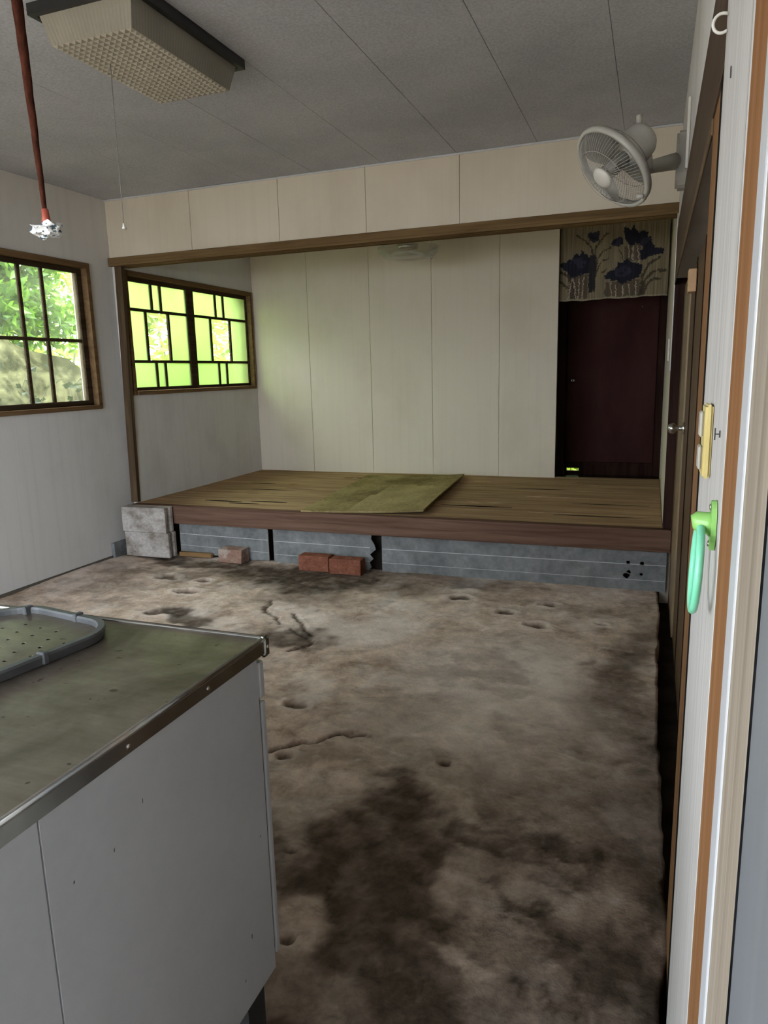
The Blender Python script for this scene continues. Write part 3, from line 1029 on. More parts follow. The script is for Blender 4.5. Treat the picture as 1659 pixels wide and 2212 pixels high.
tag(d4, 'grey aluminium door frame at the picture edge', 'door frame', kind='structure')
box('frame', XR - 0.011, XR - 0.0005, 0.20, 0.537, 0.0, 2.608, M_ALU, d4, bev=0.003, seg=2)
lathe('bolt', [(0, 0.006), (0.004, 0.005), (0.006, 0.0), (0.0, 0.0)], (XR - 0.0111, 0.49, 0.62), (-1, 0, 0), M_CHROME, d4, 12)

# ---- front wall behind the camera, with an unseen opening added to light the room
bm = bmesh.new()
wall_cells(bm, XL - 0.1, 0.29, -0.1, ZC, [(-3.45, -0.75, 0.10, 2.0)], lambda a, z, d: (a, YF - d, z), 0.15)
o = obj_from_bm('wall_front', bm, M_WALL, center=False)
tag(o, 'white wall behind the viewer with a wide opening added to light the room', 'wall', kind='structure')

# ---- passage behind the platform
o = box('floor_corridor', XL2, XR, YB + 0.07, YC, ZP - 0.15, ZP - 0.095, two_tone('glossy_vinyl', (0.02, 0.018, 0.014), (0.04, 0.035, 0.028), ns=6, rough=0.12, bmp=0.1))
tag(o, 'dark glossy floor of the passage under the maroon door', 'floor', kind='structure')
o = box('floor_sill', XBR, XR, YB + 0.002, YB + 0.069, ZP - 0.15, ZP, M_PLANK)
tag(o, 'brown board sill at the mouth of the passage', 'floor', kind='structure')
bm = bmesh.new()
wall_cells(bm, XL2, XR + 0.2, ZP - 0.25, ZC, [(-0.785, -0.665, 0.318, 0.346)], lambda a, z, d: (a, YC + d, z), 0.03)
o = obj_from_bm('wall_corridor', bm, M_POSTDARK, center=False)
tag(o, 'dark end wall of the passage', 'wall', kind='structure')
d1 = empty('door_1', (-0.4, YC, ZP))
tag(d1, 'plain maroon door at the end of the passage', 'door', kind='structure')
box('leaf', -0.800, 0.02, YC - 0.045, YC - 0.012, ZP + 0.035, 2.02, M_DOORRED, d1, bev=0.003)
box('jamb', -0.875, -0.805, YC - 0.06, YC - 0.001, ZP - 0.094, 2.10, M_POSTDARK, d1, bev=0.003)
box('jamb', 0.024, 0.085, YC - 0.06, YC - 0.001, ZP - 0.094, 2.10, M_POSTDARK, d1, bev=0.003)
box('head', -0.804, 0.023, YC - 0.06, YC - 0.001, 2.03, 2.10, M_POSTDARK, d1, bev=0.003)
box('threshold', -0.804, 0.023, YC - 0.012, YC - 0.001, ZP + 0.0, ZP + 0.03, M_POSTDARK, d1, bev=0.003)
kn = lathe('knob', [(0, 0), (0.022, 0), (0.022, 0.004), (0.008, 0.008), (0.008, 0.02), (0.018, 0.03), (0.016, 0.042), (0, 0.045)], (-0.735, YC - 0.0451, 1.21), (0, -1, 0), M_CHROME, d1, 16)
kn['label'] = 'small metal knob'
lathe('stud', [(0, 0.003), (0.004, 0.002), (0.005, 0.0), (0, 0)], (-0.13, YC - 0.0451, 1.87), (0, -1, 0), M_CHROME, d1, 10)


# ---- windows
def window(name, label, Wr, xin, depth, sashes, casing_w=0.036):
    y0, y1, z0, z1 = Wr
    root = empty(name, (xin, (y0 + y1) / 2, z0))
    tag(root, label, 'window', kind='structure')
    # casing round the opening (stands a little proud of the wall)
    pr = 0.016
    cw = casing_w
    e = 0.0005
    box('casing', xin - depth, xin + pr, y0 + e, y0 + cw, z0 + e, z1 - e, M_CASING, root, bev=0.002)
    box('casing', xin - depth, xin + pr, y1 - cw, y1 - e, z0 + e, z1 - e, M_CASING, root, bev=0.002)
    box('casing', xin - depth, xin + pr, y0 + cw, y1 - cw, z1 - cw, z1 - e, M_CASING, root, bev=0.002)
    box('sill', xin - depth, xin + pr + 0.012, y0 + cw, y1 - cw, z0 + e, z0 + cw * 0.8, M_CASING, root, bev=0.002)
    for s in sashes:
        xs = s['x']
        t = 0.014
        gy0, gy1, gz0, gz1 = s['glass']
        oy0, oy1, oz0, oz1 = s['outer']
        sash = box('sash', xs - t, xs + t, oy0, gy0, oz0, oz1, M_SASH, root, bev=0.002)
        box('stile', xs - t, xs + t, gy1, oy1, oz0, oz1, M_SASH, sash, bev=0.002)
        box('rail', xs - t, xs + t, gy0, gy1, oz0, gz0, M_SASH, sash, bev=0.002)
        box('rail', xs - t, xs + t, gy0, gy1, gz1, oz1, M_SASH, sash, bev=0.002)
        m = 0.010
        for a in s['h']:
            box('muntin', xs - m, xs + m, gy0, gy1, a - 0.011, a + 0.011, M_SASH, sash, bev=0.0015)
        for a, c, d in s['v']:
            box('muntin', xs - m + 0.0005, xs + m - 0.0005, a - 0.012, a + 0.012, c, d, M_SASH, sash, bev=0.0015)
        for (a, b, c, d, kindm) in s['panes']:
            box('pane', xs - 0.0015, xs + 0.0015, a, b, c, d, kindm, sash)
    return root


# window 1: two sashes, each wide | narrow | wide over two rows
s1 = []
for gy0, gy1, xs in ((3.335, 4.160, XL - 0.045), (2.47, 3.275, XL - 0.078)):
    w = gy1 - gy0
    a, b = gy0 + w * 0.395, gy0 + w * 0.625
    zz = 1.605
    g = (gy0, gy1, 1.185, 2.070)
    cols = [(gy0, a - 0.012), (a + 0.012, b - 0.012), (b + 0.012, gy1)]
    s1.append(dict(x=xs, glass=g, outer=(gy0 - 0.05, min(gy1 + 0.045, 4.208), 1.150, 2.103), h=[zz],
                   v=[(a, g[2], zz - 0.011), (a, zz + 0.011, g[3]), (b, g[2], zz - 0.011), (b, zz + 0.011, g[3])],
                   panes=[(c0, c1, r0, r1, M_GLASS) for c0, c1 in cols for r0, r1 in ((g[2], zz - 0.011), (zz + 0.011, g[3]))]))
window('window_1', 'dusty clear muntin window in the white wall', W1, XL, 0.12, s1)

s2 = []
for gy0, gy1, xs in ((4.575, 5.340, XL2 - 0.042), (5.440, 6.295, XL2 - 0.042)):
    w = gy1 - gy0
    z0, z1, za, zb = 1.262, 2.060, 1.462, 1.855
    a, b = gy0 + w * 0.405, gy0 + w * 0.555      # narrow column in top and bottom rows
    c, d = gy0 + w * 0.290, gy0 + w * 0.665      # clear pane in the middle row
    m = 0.012
    panes, vs = [], []
    for r0, r1 in ((z0, za - 0.011), (zb + 0.011, z1)):
        vs += [(a, r0, r1), (b, r0, r1)]
        panes += [(gy0, a - m, r0, r1, M_FROST), (a + m, b - m, r0, r1, M_FROST), (b + m, gy1, r0, r1, M_FROST)]
    r0, r1 = za + 0.011, zb - 0.011
    vs += [(c, r0, r1), (d, r0, r1)]
    panes += [(gy0, c - m, r0, r1, M_FROST), (c + m, d - m, r0, r1, M_GLASS2), (d + m, gy1, r0, r1, M_FROST)]
    s2.append(dict(x=xs, glass=(gy0, gy1, z0, z1), outer=(gy0 - 0.049 if gy0 < 5 else gy0 - 0.0495, gy1 + (0.0495 if gy0 < 5 else 0.02), 1.236, 2.093), h=[za, zb], v=vs, panes=panes))
window('window_2', 'frosted lattice window with green foliage light tinted in and two clear panes', W2, XL2, 0.12, s2)
w3 = empty('added_window', (XL2, 6.87, 0.75))  # unseen window, added to bring light into the passage
tag(w3, 'small clear window added out of sight to light the dark passage', 'window', kind='structure')
box('casing', XL2 - 0.12, XL2 + 0.01, W3[0] + 0.001, W3[0] + 0.04, W3[2] + 0.001, W3[3] - 0.001, M_CASING, w3)  # casings and pane of the added window
box('casing', XL2 - 0.12, XL2 + 0.01, W3[1] - 0.04, W3[1] - 0.001, W3[2] + 0.001, W3[3] - 0.001, M_CASING, w3)
box('pane', XL2 - 0.05, XL2 - 0.047, W3[0] + 0.041, W3[1] - 0.041, W3[2] + 0.001, W3[3] - 0.001, M_GLASS2, w3)

# ================================================================== THINGS
# ---- grey siding boards closing the platform front


def riser(name, x0, x1, zt0, zt1, zb0, zb1, y, label, ragged=None, holes=()):
    root = empty(name, ((x0 + x1) / 2, y, min(zb0, zb1)))
    tag(root, label, 'board', 'grey boards under the platform')
    outer = [(x0, zb0)]
    nseg = max(4, int((x1 - x0) / 0.06))
    rr = random.Random(int(abs(x0) * 1000))
    for i in range(1, nseg):
        t = i / nseg
        outer.append((x0 + (x1 - x0) * t, zb0 + (zb1 - zb0) * t + rr.uniform(-0.004, 0.006)))
    if ragged:
        outer += [(x1 + dx, zt1 + (zb1 - zt1) * t) for t, dx in ragged]
    else:
        outer.append((x1, zb1))
    outer += [(x1 if not ragged else x1 - 0.03, zt1), (x0, zt0)]
    hs = []
    for hx, hz, hr in holes:
        hs.append([(hx + hr * math.cos(k * math.pi / 5) * rr.uniform(0.8, 1.15), hz + hr * math.sin(k * math.pi / 5) * rr.uniform(0.8, 1.15)) for k in range(10)])
    plate_with_holes('board', outer, hs, lambda a, z, d: (a, y + d, z), 0.012, M_RISER, root)
    for t in (0.36, 0.74):
        za, zb = zt0 + (zb0 - zt0) * t, zt1 + (zb1 - zt1) * t
        bm = bmesh.new()
        ends = (x0 + 0.004, x1 - (0.045 if ragged else 0.004))
        cuts = [(ends[0], ends[1])]
        for hx, hz, hr in holes:
            nc = []
            for a, b in cuts:
                if a < hx < b and abs(za + (zb - za) * (hx - x0) / (x1 - x0) - hz) < hr + 0.004:
                    nc += [(a, hx - hr * 1.2), (hx + hr * 1.2, b)]
                else:
                    nc.append((a, b))
            cuts = nc
        for a, b in cuts:
            if b - a < 0.01:
                continue
            f = lambda x: za + (zb - za) * (x - x0) / (x1 - x0)
            hh = 0.0022 if t < 0.5 else 0.0014
            vs = bm_box(bm, a, b, y - 0.0012, y - 0.0001, 0, 1)
            for v in vs:
                v.co.z = f(v.co.x) + (hh if v.co.z > 0.5 else -hh)
        obj_from_bm('groove_line', bm, M_LINE, root)
    # vertical score lines
    n = int((x1 - x0) / 0.30)
    for i in range(1, n + 1):
        xx = x0 + (x1 - x0) * i / (n + 1)
        box('score_line', xx - 0.001, xx + 0.001, y - 0.0008, y - 0.0001, max(zb0, zb1) + 0.03, min(zt0, zt1) - 0.004, M_RISER, root)


riser('riser_board', -3.335, -2.57, 0.250, 0.246, 0.018, 0.0, YP - 0.060, 'short grey board next to the concrete blocks')
riser('riser_board', -2.53, -1.735, 0.246, 0.242, -0.012, -0.012, YP - 0.058, 'middle grey board with a broken edge behind red bricks',
      ragged=[(1.0, -0.06), (0.9, -0.035), (0.78, -0.05), (0.66, -0.02), (0.55, -0.045), (0.4, 0.0), (0.25, -0.012), (0.12, -0.035)])
riser('riser_board', -1.690, 0.118, 0.240, 0.250, -0.014, -0.004, YP - 0.060, 'long grey board with drilled holes at its end',
      holes=[(-0.098, 0.168, 0.011), (-0.018, 0.166, 0.012), (-0.105, 0.084, 0.019), (-0.092, 0.106, 0.013), (-0.02, 0.096, 0.010)])


# ---- concrete blocks
def block(x0, y0, z0, label, rotz=0.0):
    bm = bmesh.new()
    L_, D, H = 0.39, 0.10, 0.189
    # plan outline with a mortar channel in each end
    poly = [(0, 0), (L_, 0), (L_, D * 0.30), (L_ - 0.016, D * 0.40), (L_ - 0.016, D * 0.60), (L_, D * 0.70), (L_, D), (0, D), (0, D * 0.7), (0.016, D * 0.6), (0.016, D * 0.4), (0, D * 0.3)]
    c, s = math.cos(rotz), math.sin(rotz)
    bm_prism(bm, poly, lambda u, v, d: (x0 + u * c - v * s, y0 + u * s + v * c, d), z0, z0 + H)
    es = [e for e in bm.edges if e.calc_face_angle(0) > 0.6]
    bmesh.ops.bevel(bm, geom=es, offset=0.004, segments=1, affect='EDGES')
    o = obj_from_bm('concrete_block', bm, M_BLOCK)
    tag(o, label, 'concrete block', 'concrete blocks at the wall corner')


block(-3.728, 4.270, 0.004, 'lower concrete block of the pair stacked at the post foot', 0.02)
block(-3.736, 4.262, 0.1960, 'upper concrete block of the pair stacked at the post foot', 0.015)


# ---- bricks
def brick(x, y, z, L_, D, H, rz, mat, label, worn=0.0):
    bm = bmesh.new()
    bm_box(bm, -L_ / 2, L_ / 2, 0, D, 0, H)
    bmesh.ops.bevel(bm, geom=list(bm.edges), offset=0.004, segments=1, affect='EDGES')
    if worn:
        for v in bm.verts:
            v.co += Vector((random.uniform(-1, 1), random.uniform(-1, 1), random.uniform(-1, 1))) * worn
    bm.transform(Matrix.Translation((x, y, z)) @ Matrix.Rotation(rz, 4, 'Z'))
    o = obj_from_bm('brick', bm, mat)
    tag(o, label, 'brick', 'loose bricks before the platform')


brick(-2.825, 4.295, 0.0, 0.200, 0.10, 0.100, -0.04, M_BRICKP, 'pale chipped brick before the short grey board', 0.003)
brick(-2.150, 4.285, -0.010, 0.228, 0.10, 0.108, 0.01, M_BRICKR, 'red brick nearer the pale brick, one of two side by side')
brick(-1.905, 4.265, -0.012, 0.228, 0.10, 0.108, 0.03, M_BRICKR, 'red brick at the dark gap in the grey boards')
bm = bmesh.new()
bm_box(bm, -3.325, -3.04, 4.375, 4.405, 0.0, 0.032)
bmesh.ops.bevel(bm, geom=list(bm.edges), offset=0.003, segments=1, affect='EDGES')
o = obj_from_bm('wood_offcut', bm, M_OLDWOOD)
tag(o, 'short raw wood strip lying at the foot of the short grey board', 'wood strip')

# ---- plywood sheet lying on the platform
bm = bmesh.new()
cs = [Vector((-2.285, 4.398)), Vector((-1.415, 4.498)), Vector((-1.560, 6.205)), Vector((-2.470, 6.150))]
N = 24
gr = {}
for i in range(N + 1):
    for j in range(N + 1):
        s, t = i / N, j / N
        p = (cs[0] * (1 - s) + cs[1] * s) * (1 - t) + (cs[3] * (1 - s) + cs[2] * s) * t
        lift = ZP + 0.0045 + 0.022 * s ** 3 + 0.006 * math.sin(3.1 * t) * s
        gr[i, j, 0] = bm.verts.new((p.x, p.y, lift))
        gr[i, j, 1] = bm.verts.new((p.x, p.y, lift + 0.012))
for i in range(N):
    for j in range(N):
        for k in (0, 1):
            bm.faces.new((gr[i, j, k], gr[i + 1, j, k], gr[i + 1, j + 1, k], gr[i, j + 1, k]))
for i in range(N):
    bm.faces.new((gr[i, 0, 0], gr[i + 1, 0, 0], gr[i + 1, 0, 1], gr[i, 0, 1]))
    bm.faces.new((gr[i, N, 0], gr[i + 1, N, 0], gr[i + 1, N, 1], gr[i, N, 1]))
    bm.faces.new((gr[0, i, 0], gr[0, i + 1, 0], gr[0, i + 1, 1], gr[0, i, 1]))
    bm.faces.new((gr[N, i, 0], gr[N, i + 1, 0], gr[N, i + 1, 1], gr[N, i, 1]))
bmesh.ops.recalc_face_normals(bm, faces=list(bm.faces))
# paler veneer on the near half
for f in bm.faces:
    c = f.calc_center_median()
    if f.normal.z > 0.5 and c.x > -2.0 + (c.y - 5.0) * -0.06 and c.y < 5.55 + 0.05 * math.sin(9 * c.x):
        f.material_index = 1
o = obj_from_bm('plywood_sheet', bm, [M_PLY, M_PLYPATCH])
tag(o, 'olive brown plywood sheet lying across the platform boards', 'plywood')

# ---- floral curtain above the maroon door


def in_poly(px, py, poly):
    inside = np.zeros(px.shape, bool)
    k = len(poly)
    for i in range(k):
        x1, y1 = poly[i]
        x2, y2 = poly[(i + 1) % k]
        cond = ((y1 > py) != (y2 > py)) & (px < (x2 - x1) * (py - y1) / ((y2 - y1) or 1e-9) + x1)
        inside ^= cond
    return inside


def curtain():
    x0, x1, z0, z1 = -0.84, 0.072, 1.885, 2.56
    nx, nz = 200, 140
    us = np.linspace(0, 1, nx)
    vs = np.linspace(0, 1, nz)          # 0 at the top
    U, V = np.meshgrid(us, vs)
    X = x0 + (x1 - x0) * U
    hem = 0.003 * np.sin(U * 17) + 0.006 * U + 0.002 * np.sin(U * 41)
    Z = z1 + (z0 + hem - z1) * V
    Y = YB + 0.085 + 0.005 * np.sin(U * 26) * V + 0.003 * np.sin(U * 61 + 1) * V
    # print coordinates: x 100..920, y 880..1455
    px = 100 + 820 * ((X + 0.80) / 0.86)
    py = 900 + 555 * ((2.46 - Z) / 0.555)
    px = px + (vnoise(U * 70, V * 70) - 0.5) * 14
    py = py + (vnoise(U * 70 + 30, V * 70) - 0.5) * 20
    col = np.zeros((nz, nx, 3))
    base = np.array((0.235, 0.195, 0.125))
    col[:] = base
    col *= (0.82 + 0.3 * vnoise(U * 90, V * 4))[..., None]

    def paint(mask, c, a=1.0):
        col[mask] = col[mask] * (1 - a) + np.array(c) * a

    def stroke(pts, w, c, a=1.0):
        m = np.zeros(px.shape, bool)
        for (ax, ay), (bx, by) in zip(pts, pts[1:]):
            t = np.clip(((px - ax) * (bx - ax) + (py - ay) * (by - ay)) / ((bx - ax) ** 2 + (by - ay) ** 2), 0, 1)
            m |= np.hypot(px - ax - t * (bx - ax), py - ay - t * (by - ay)) < w / 2
        paint(m, c, a)
    br = (0.055, 0.042, 0.030)
    for pts, w in (([(240, 950), (310, 1000), (355, 1060), (365, 1140)], 14), ([(480, 945), (420, 1000), (385, 1060), (375, 1130)], 14),
                   ([(105, 1225), (170, 1265), (210, 1340), (235, 1455)], 22), ([(105, 1310), (160, 1350), (195, 1400), (210, 1455)], 16),
                   ([(500, 1065), (440, 1085), (400, 1150), (385, 1250)], 12), ([(905, 1270), (820, 1275), (765, 1330), (735, 1455)], 20),
                   ([(870, 1330), (800, 1345), (770, 1390), (755, 1455)], 16), ([(860, 1170), (790, 1210), (745, 1300), (730, 1455)], 16),
                   ([(480, 1145), (430, 1170), (400, 1230), (385, 1300)], 10), ([(560, 1090), (590, 1130), (600, 1190)], 9), ([(470, 1240), (430, 1260)], 9)):
        stroke(pts, w, br, 0.85)
    paint(in_poly(px, py, [(190, 1270), (330, 1260), (330, 1455), (180, 1455)]), (0.075, 0.058, 0.045), 0.8)
    paint(in_poly(px, py, [(470, 1340), (720, 1330), (740, 1455), (460, 1455)]), (0.075, 0.058, 0.045), 0.75)
    paint(in_poly(px, py, [(600, 1060), (720, 1050), (725, 1180), (610, 1180)]), (0.085, 0.068, 0.055), 0.75)
    for a, b, c, d in ((220, 1290, 240, 1455), (262, 1285, 258, 1455), (300, 1285, 285, 1455), (505, 1350, 512, 1455), (545, 1360, 548, 1455), (600, 1375, 600, 1455),
                       (645, 1365, 650, 1455), (690, 1345, 700, 1455), (630, 1060, 636, 1150), (665, 1060, 660, 1170), (695, 1060, 712, 1200), (205, 1300, 180, 1455)):
        stroke([(a, b), (c, d)], 8, (0.46, 0.38, 0.29), 0.9)
    fl = (0.026, 0.026, 0.036)
    fl2 = (0.045, 0.045, 0.066)
    A = [(110, 1165), (150, 1150), (200, 1130), (235, 1085), (262, 1105), (280, 1070), (310, 1100), (330, 1120), (385, 1110), (392, 1180), (370, 1260), (300, 1250), (230, 1285), (190, 1285), (170, 1230), (120, 1200)]
    B = [(590, 930), (610, 905), (640, 940), (660, 905), (700, 960), (730, 950), (770, 970), (770, 1010), (795, 1005), (800, 1050), (830, 1085), (895, 1105), (885, 1140), (830, 1150), (780, 1160), (730, 1190), (715, 1120), (740, 1070), (690, 1050), (640, 1060), (620, 1020), (600, 990)]
    Cc = [(470, 1270), (500, 1250), (540, 1230), (560, 1185), (590, 1195), (620, 1155), (650, 1190), (690, 1195), (740, 1220), (735, 1280), (700, 1320), (640, 1335), (590, 1365), (550, 1330), (480, 1310), (455, 1300)]
    D = [(500, 1040), (520, 1000), (560, 982), (590, 1000), (590, 1045), (550, 1060)]
    E = [(315, 935), (415, 930), (405, 1000), (370, 1012), (330, 985)]
    for p in (A, B, Cc, D, E):
        m = in_poly(px, py, p)
        paint(m, fl)
        cx = sum(q[0] for q in p) / len(p)
        cy = sum(q[1] for q in p) / len(p)
        paint(m & (np.hypot(px - cx, (py - cy) * 1.4) < 62) & (vnoise(U * 30, V * 30) > 0.4), fl2, 0.8)
    paint(in_poly(px, py, [(340, 1115), (392, 1115), (385, 1400), (335, 1410)]), (0.035, 0.032, 0.034))
    paint(V > 0.982, (0.34, 0.30, 0.22), 0.7)
    verts = np.stack([X, Y, Z], -1).reshape(-1, 3)
    back = verts + np.array((0, 0.0016, 0))
    nV = nx * nz
    faces = []
    for j in range(nz - 1):
        for i in range(nx - 1):
            a = j * nx + i
            faces.append((a, a + nx, a + nx + 1, a + 1))
            faces.append((nV + a, nV + a + 1, nV + a + nx + 1, nV + a + nx))
    for j in range(nz - 1):
        for i in (0, nx - 1):
            a = j * nx + i
            faces.append((a, a + nx, nV + a + nx, nV + a))
    for i in range(nx - 1):
        a = (nz - 1) * nx + i
        faces.append((a, a + 1, nV + a + 1, nV + a))
    o0 = Vector(((x0 + x1) / 2, YB + 0.085, z1))
    allv = np.concatenate([verts, back]) - np.array(o0)
    me = bpy.data.meshes.new('cloth')
    me.from_pydata([tuple(p) for p in allv], [], faces)
    ca = me.color_attributes.new('print', 'FLOAT_COLOR', 'POINT')
    c4 = np.ones((2 * nV, 4), dtype=np.float32)
    c4[:nV, :3] = col.reshape(-1, 3)
    c4[nV:, :3] = col.reshape(-1, 3)
    ca.data.foreach_set('color', c4.reshape(-1))
    me.materials.append(M_CLOTH)
    for p in me.polygons:
        p.use_smooth = True
    root = empty('floral_curtain', o0)
    tag(root, 'beige cloth printed with dark blue flowers hung above the maroon door', 'curtain')
    ob = bpy.data.objects.new('cloth', me)
    link(ob, root)
    tube('rod', [(-0.785, YB + 0.086, z1 + 0.004), (0.086, YB + 0.086, z1 + 0.004)], 0.007, M_CHROME, root)


curtain()


# ---- wall fan
def fan():
    ax = Vector((-0.63, -0.385, -0.673)).normalized()           # blowing direction
    cen = Vector((-0.182, 3.05, 2.075))                        # middle of the guard rim
    R = 0.168
    root = empty('wall_fan', (XR, 3.45, 2.02))
    tag(root, 'aged white wall fan on an arm above the brown head board', 'fan')
    # wall plate
    bm = bmesh.new()
    n = 20
    poly = []
    for k in range(n):
        a = 2 * math.pi * k / n
        cxx, sx_ = math.cos(a), math.sin(a)
        poly.append((3.44 + 0.055 * math.copysign(abs(cxx) ** 0.6, cxx), 2.165 + 0.115 * math.copysign(abs(sx_) ** 0.6, sx_)))
    bm_prism(bm, poly, lambda u, v, d: (d, u, v), XR - 0.042, XR - 0.0006)
    bmesh.ops.bevel(bm, geom=[e for e in bm.edges if abs(e.verts[0].co.x - e.verts[1].co.x) < 1e-5 and e.verts[0].co.x < XR - 0.02], offset=0.010, segments=2, affect='EDGES')
    obj_from_bm('wall_plate', bm, M_FANBODY, root)
    mot = cen - ax * 0.135
    # arm
    p0 = Vector((XR - 0.04, 3.43, 2.165))
    p1 = mot + Vector((0.03, 0.03, -0.085))
    tube('arm', [p0, p0.lerp(p1, 0.35), p0.lerp(p1, 0.75), p1], [0.034, 0.030, 0.026, 0.026], M_FANBODY, root, 14)
    tube('neck', [p1 + Vector((0, 0, -0.012)), p1 + Vector((-0.002, -0.002, 0.03)), mot + Vector((0, 0, -0.04))], [0.030, 0.028, 0.024], M_FANBODY, root, 14)
    # motor housing
    lathe('motor_housing', [(0.0, 0.0), (0.062, 0.0), (0.070, 0.012), (0.072, 0.06), (0.066, 0.095), (0.052, 0.115), (0.028, 0.124), (0, 0.126)],
          cen - ax * 0.062, -ax, M_FANBODY, root, 32)
    tube('swing_knob', [mot + Vector((0.0, 0.01, 0.07)), mot + Vector((0.0, 0.012, 0.10))], [0.010, 0.012], M_FANBODY, root, 10)
    # guard: rim, front and rear wires
    bm = bmesh.new()
    bm_lathe(bm, [(R - 0.008, -0.014), (R + 0.004, -0.014), (R + 0.007, 0.0), (R + 0.004, 0.012), (R - 0.008, 0.012)], cen, ax, 64, True)
    bmesh.ops.recalc_face_normals(bm, faces=list(bm.faces))
    obj_from_bm('guard_rim', bm, M_FANBODY, root, True)
    e1 = ax.cross(Vector((0, 0, 1))).normalized()
    e2 = ax.cross(e1)

    def wires(name, sgn, depth, rin, mat, count, rad):
        bm = bmesh.new()
        for k in range(count):
            a = 2 * math.pi * k / count
            pts = []
            for i in range(7):
                t = i / 6
                r = rin + (R - 0.004 - rin) * t
                tw = a + 0.25 * (1 - t) * sgn
                h = depth * (1 - t ** 3.0)
                pts.append(cen + ax * (sgn * h) + (e1 * math.cos(tw) + e2 * math.sin(tw)) * r)
            bm_tube(bm, pts, rad, 4, False)
        for rr, hh in ((rin, depth), ((R + rin) * 0.55, depth * (1 - 0.42 ** 3))):
            ring = [cen + ax * (sgn * hh) + (e1 * math.cos(2 * math.pi * i / 40) + e2 * math.sin(2 * math.pi * i / 40)) * rr for i in range(41)]
            bm_tube(bm, ring, rad * 1.3, 4, False)
        return obj_from_bm(name, bm, mat, root, True)
    wires('front_grille', 1, 0.056, 0.040, M_FANBODY, 72, 0.0009)
    wires('rear_grille', -1, 0.056, 0.062, M_FANDARK, 72, 0.0010)
    lathe('hub_cap', [(0.0, 0.012), (0.028, 0.010), (0.040, 0.004), (0.045, -0.006), (0.042, -0.010), (0.0, -0.010)], cen + ax * 0.060, ax, M_FANCAP, root, 32)
    lathe('spindle', [(0.0, 0.04), (0.026, 0.036), (0.030, 0.0), (0.026, -0.06), (0.0, -0.06)], cen - ax * 0.005, ax, M_FANDARK, root, 24)
    # three broad blades
    for k in range(3):
        bm = bmesh.new()
        a0 = 2 * math.pi * k / 3 + 0.5
        g = {}
        for i in range(9):
            for j in range(9):
                t = i / 8
                w = (0.35 + 0.55 * math.sin(math.pi * min(1, t * 0.75 + 0.12))) * 0.95
                a = a0 + (j / 8 - 0.5) * w * 1.7
                r = 0.028 + (0.128 - 0.028 * abs(j / 8 - 0.5) ** 2 * 4 * 0.6) * t
                h = (j / 8 - 0.5) * 0.050 * (0.6 + 0.5 * t)
                g[i, j] = bm.verts.new(cen + ax * (h - 0.002) + (e1 * math.cos(a) + e2 * math.sin(a)) * r)
        for i in range(8):
            for j in range(8):
                bm.faces.new((g[i, j], g[i + 1, j], g[i + 1, j + 1], g[i, j + 1]))
        bmesh.ops.solidify(bm, geom=list(bm.faces), thickness=0.0018)
        obj_from_bm('blade', bm, M_BLADE, root, True)
    pc = p1 + Vector((0.0, -0.02, -0.03))
    tube('latch', [cen + (e1 * 0.0 + e2 * 0.0) - Vector((0, 0, R * 0.9)) + Vector((0.09, -0.03, 0.035)), cen - Vector((0, 0, R * 0.9)) + Vector((0.115, -0.035, 0.03))], 0.008, M_FANBODY, root, 8)


fan()


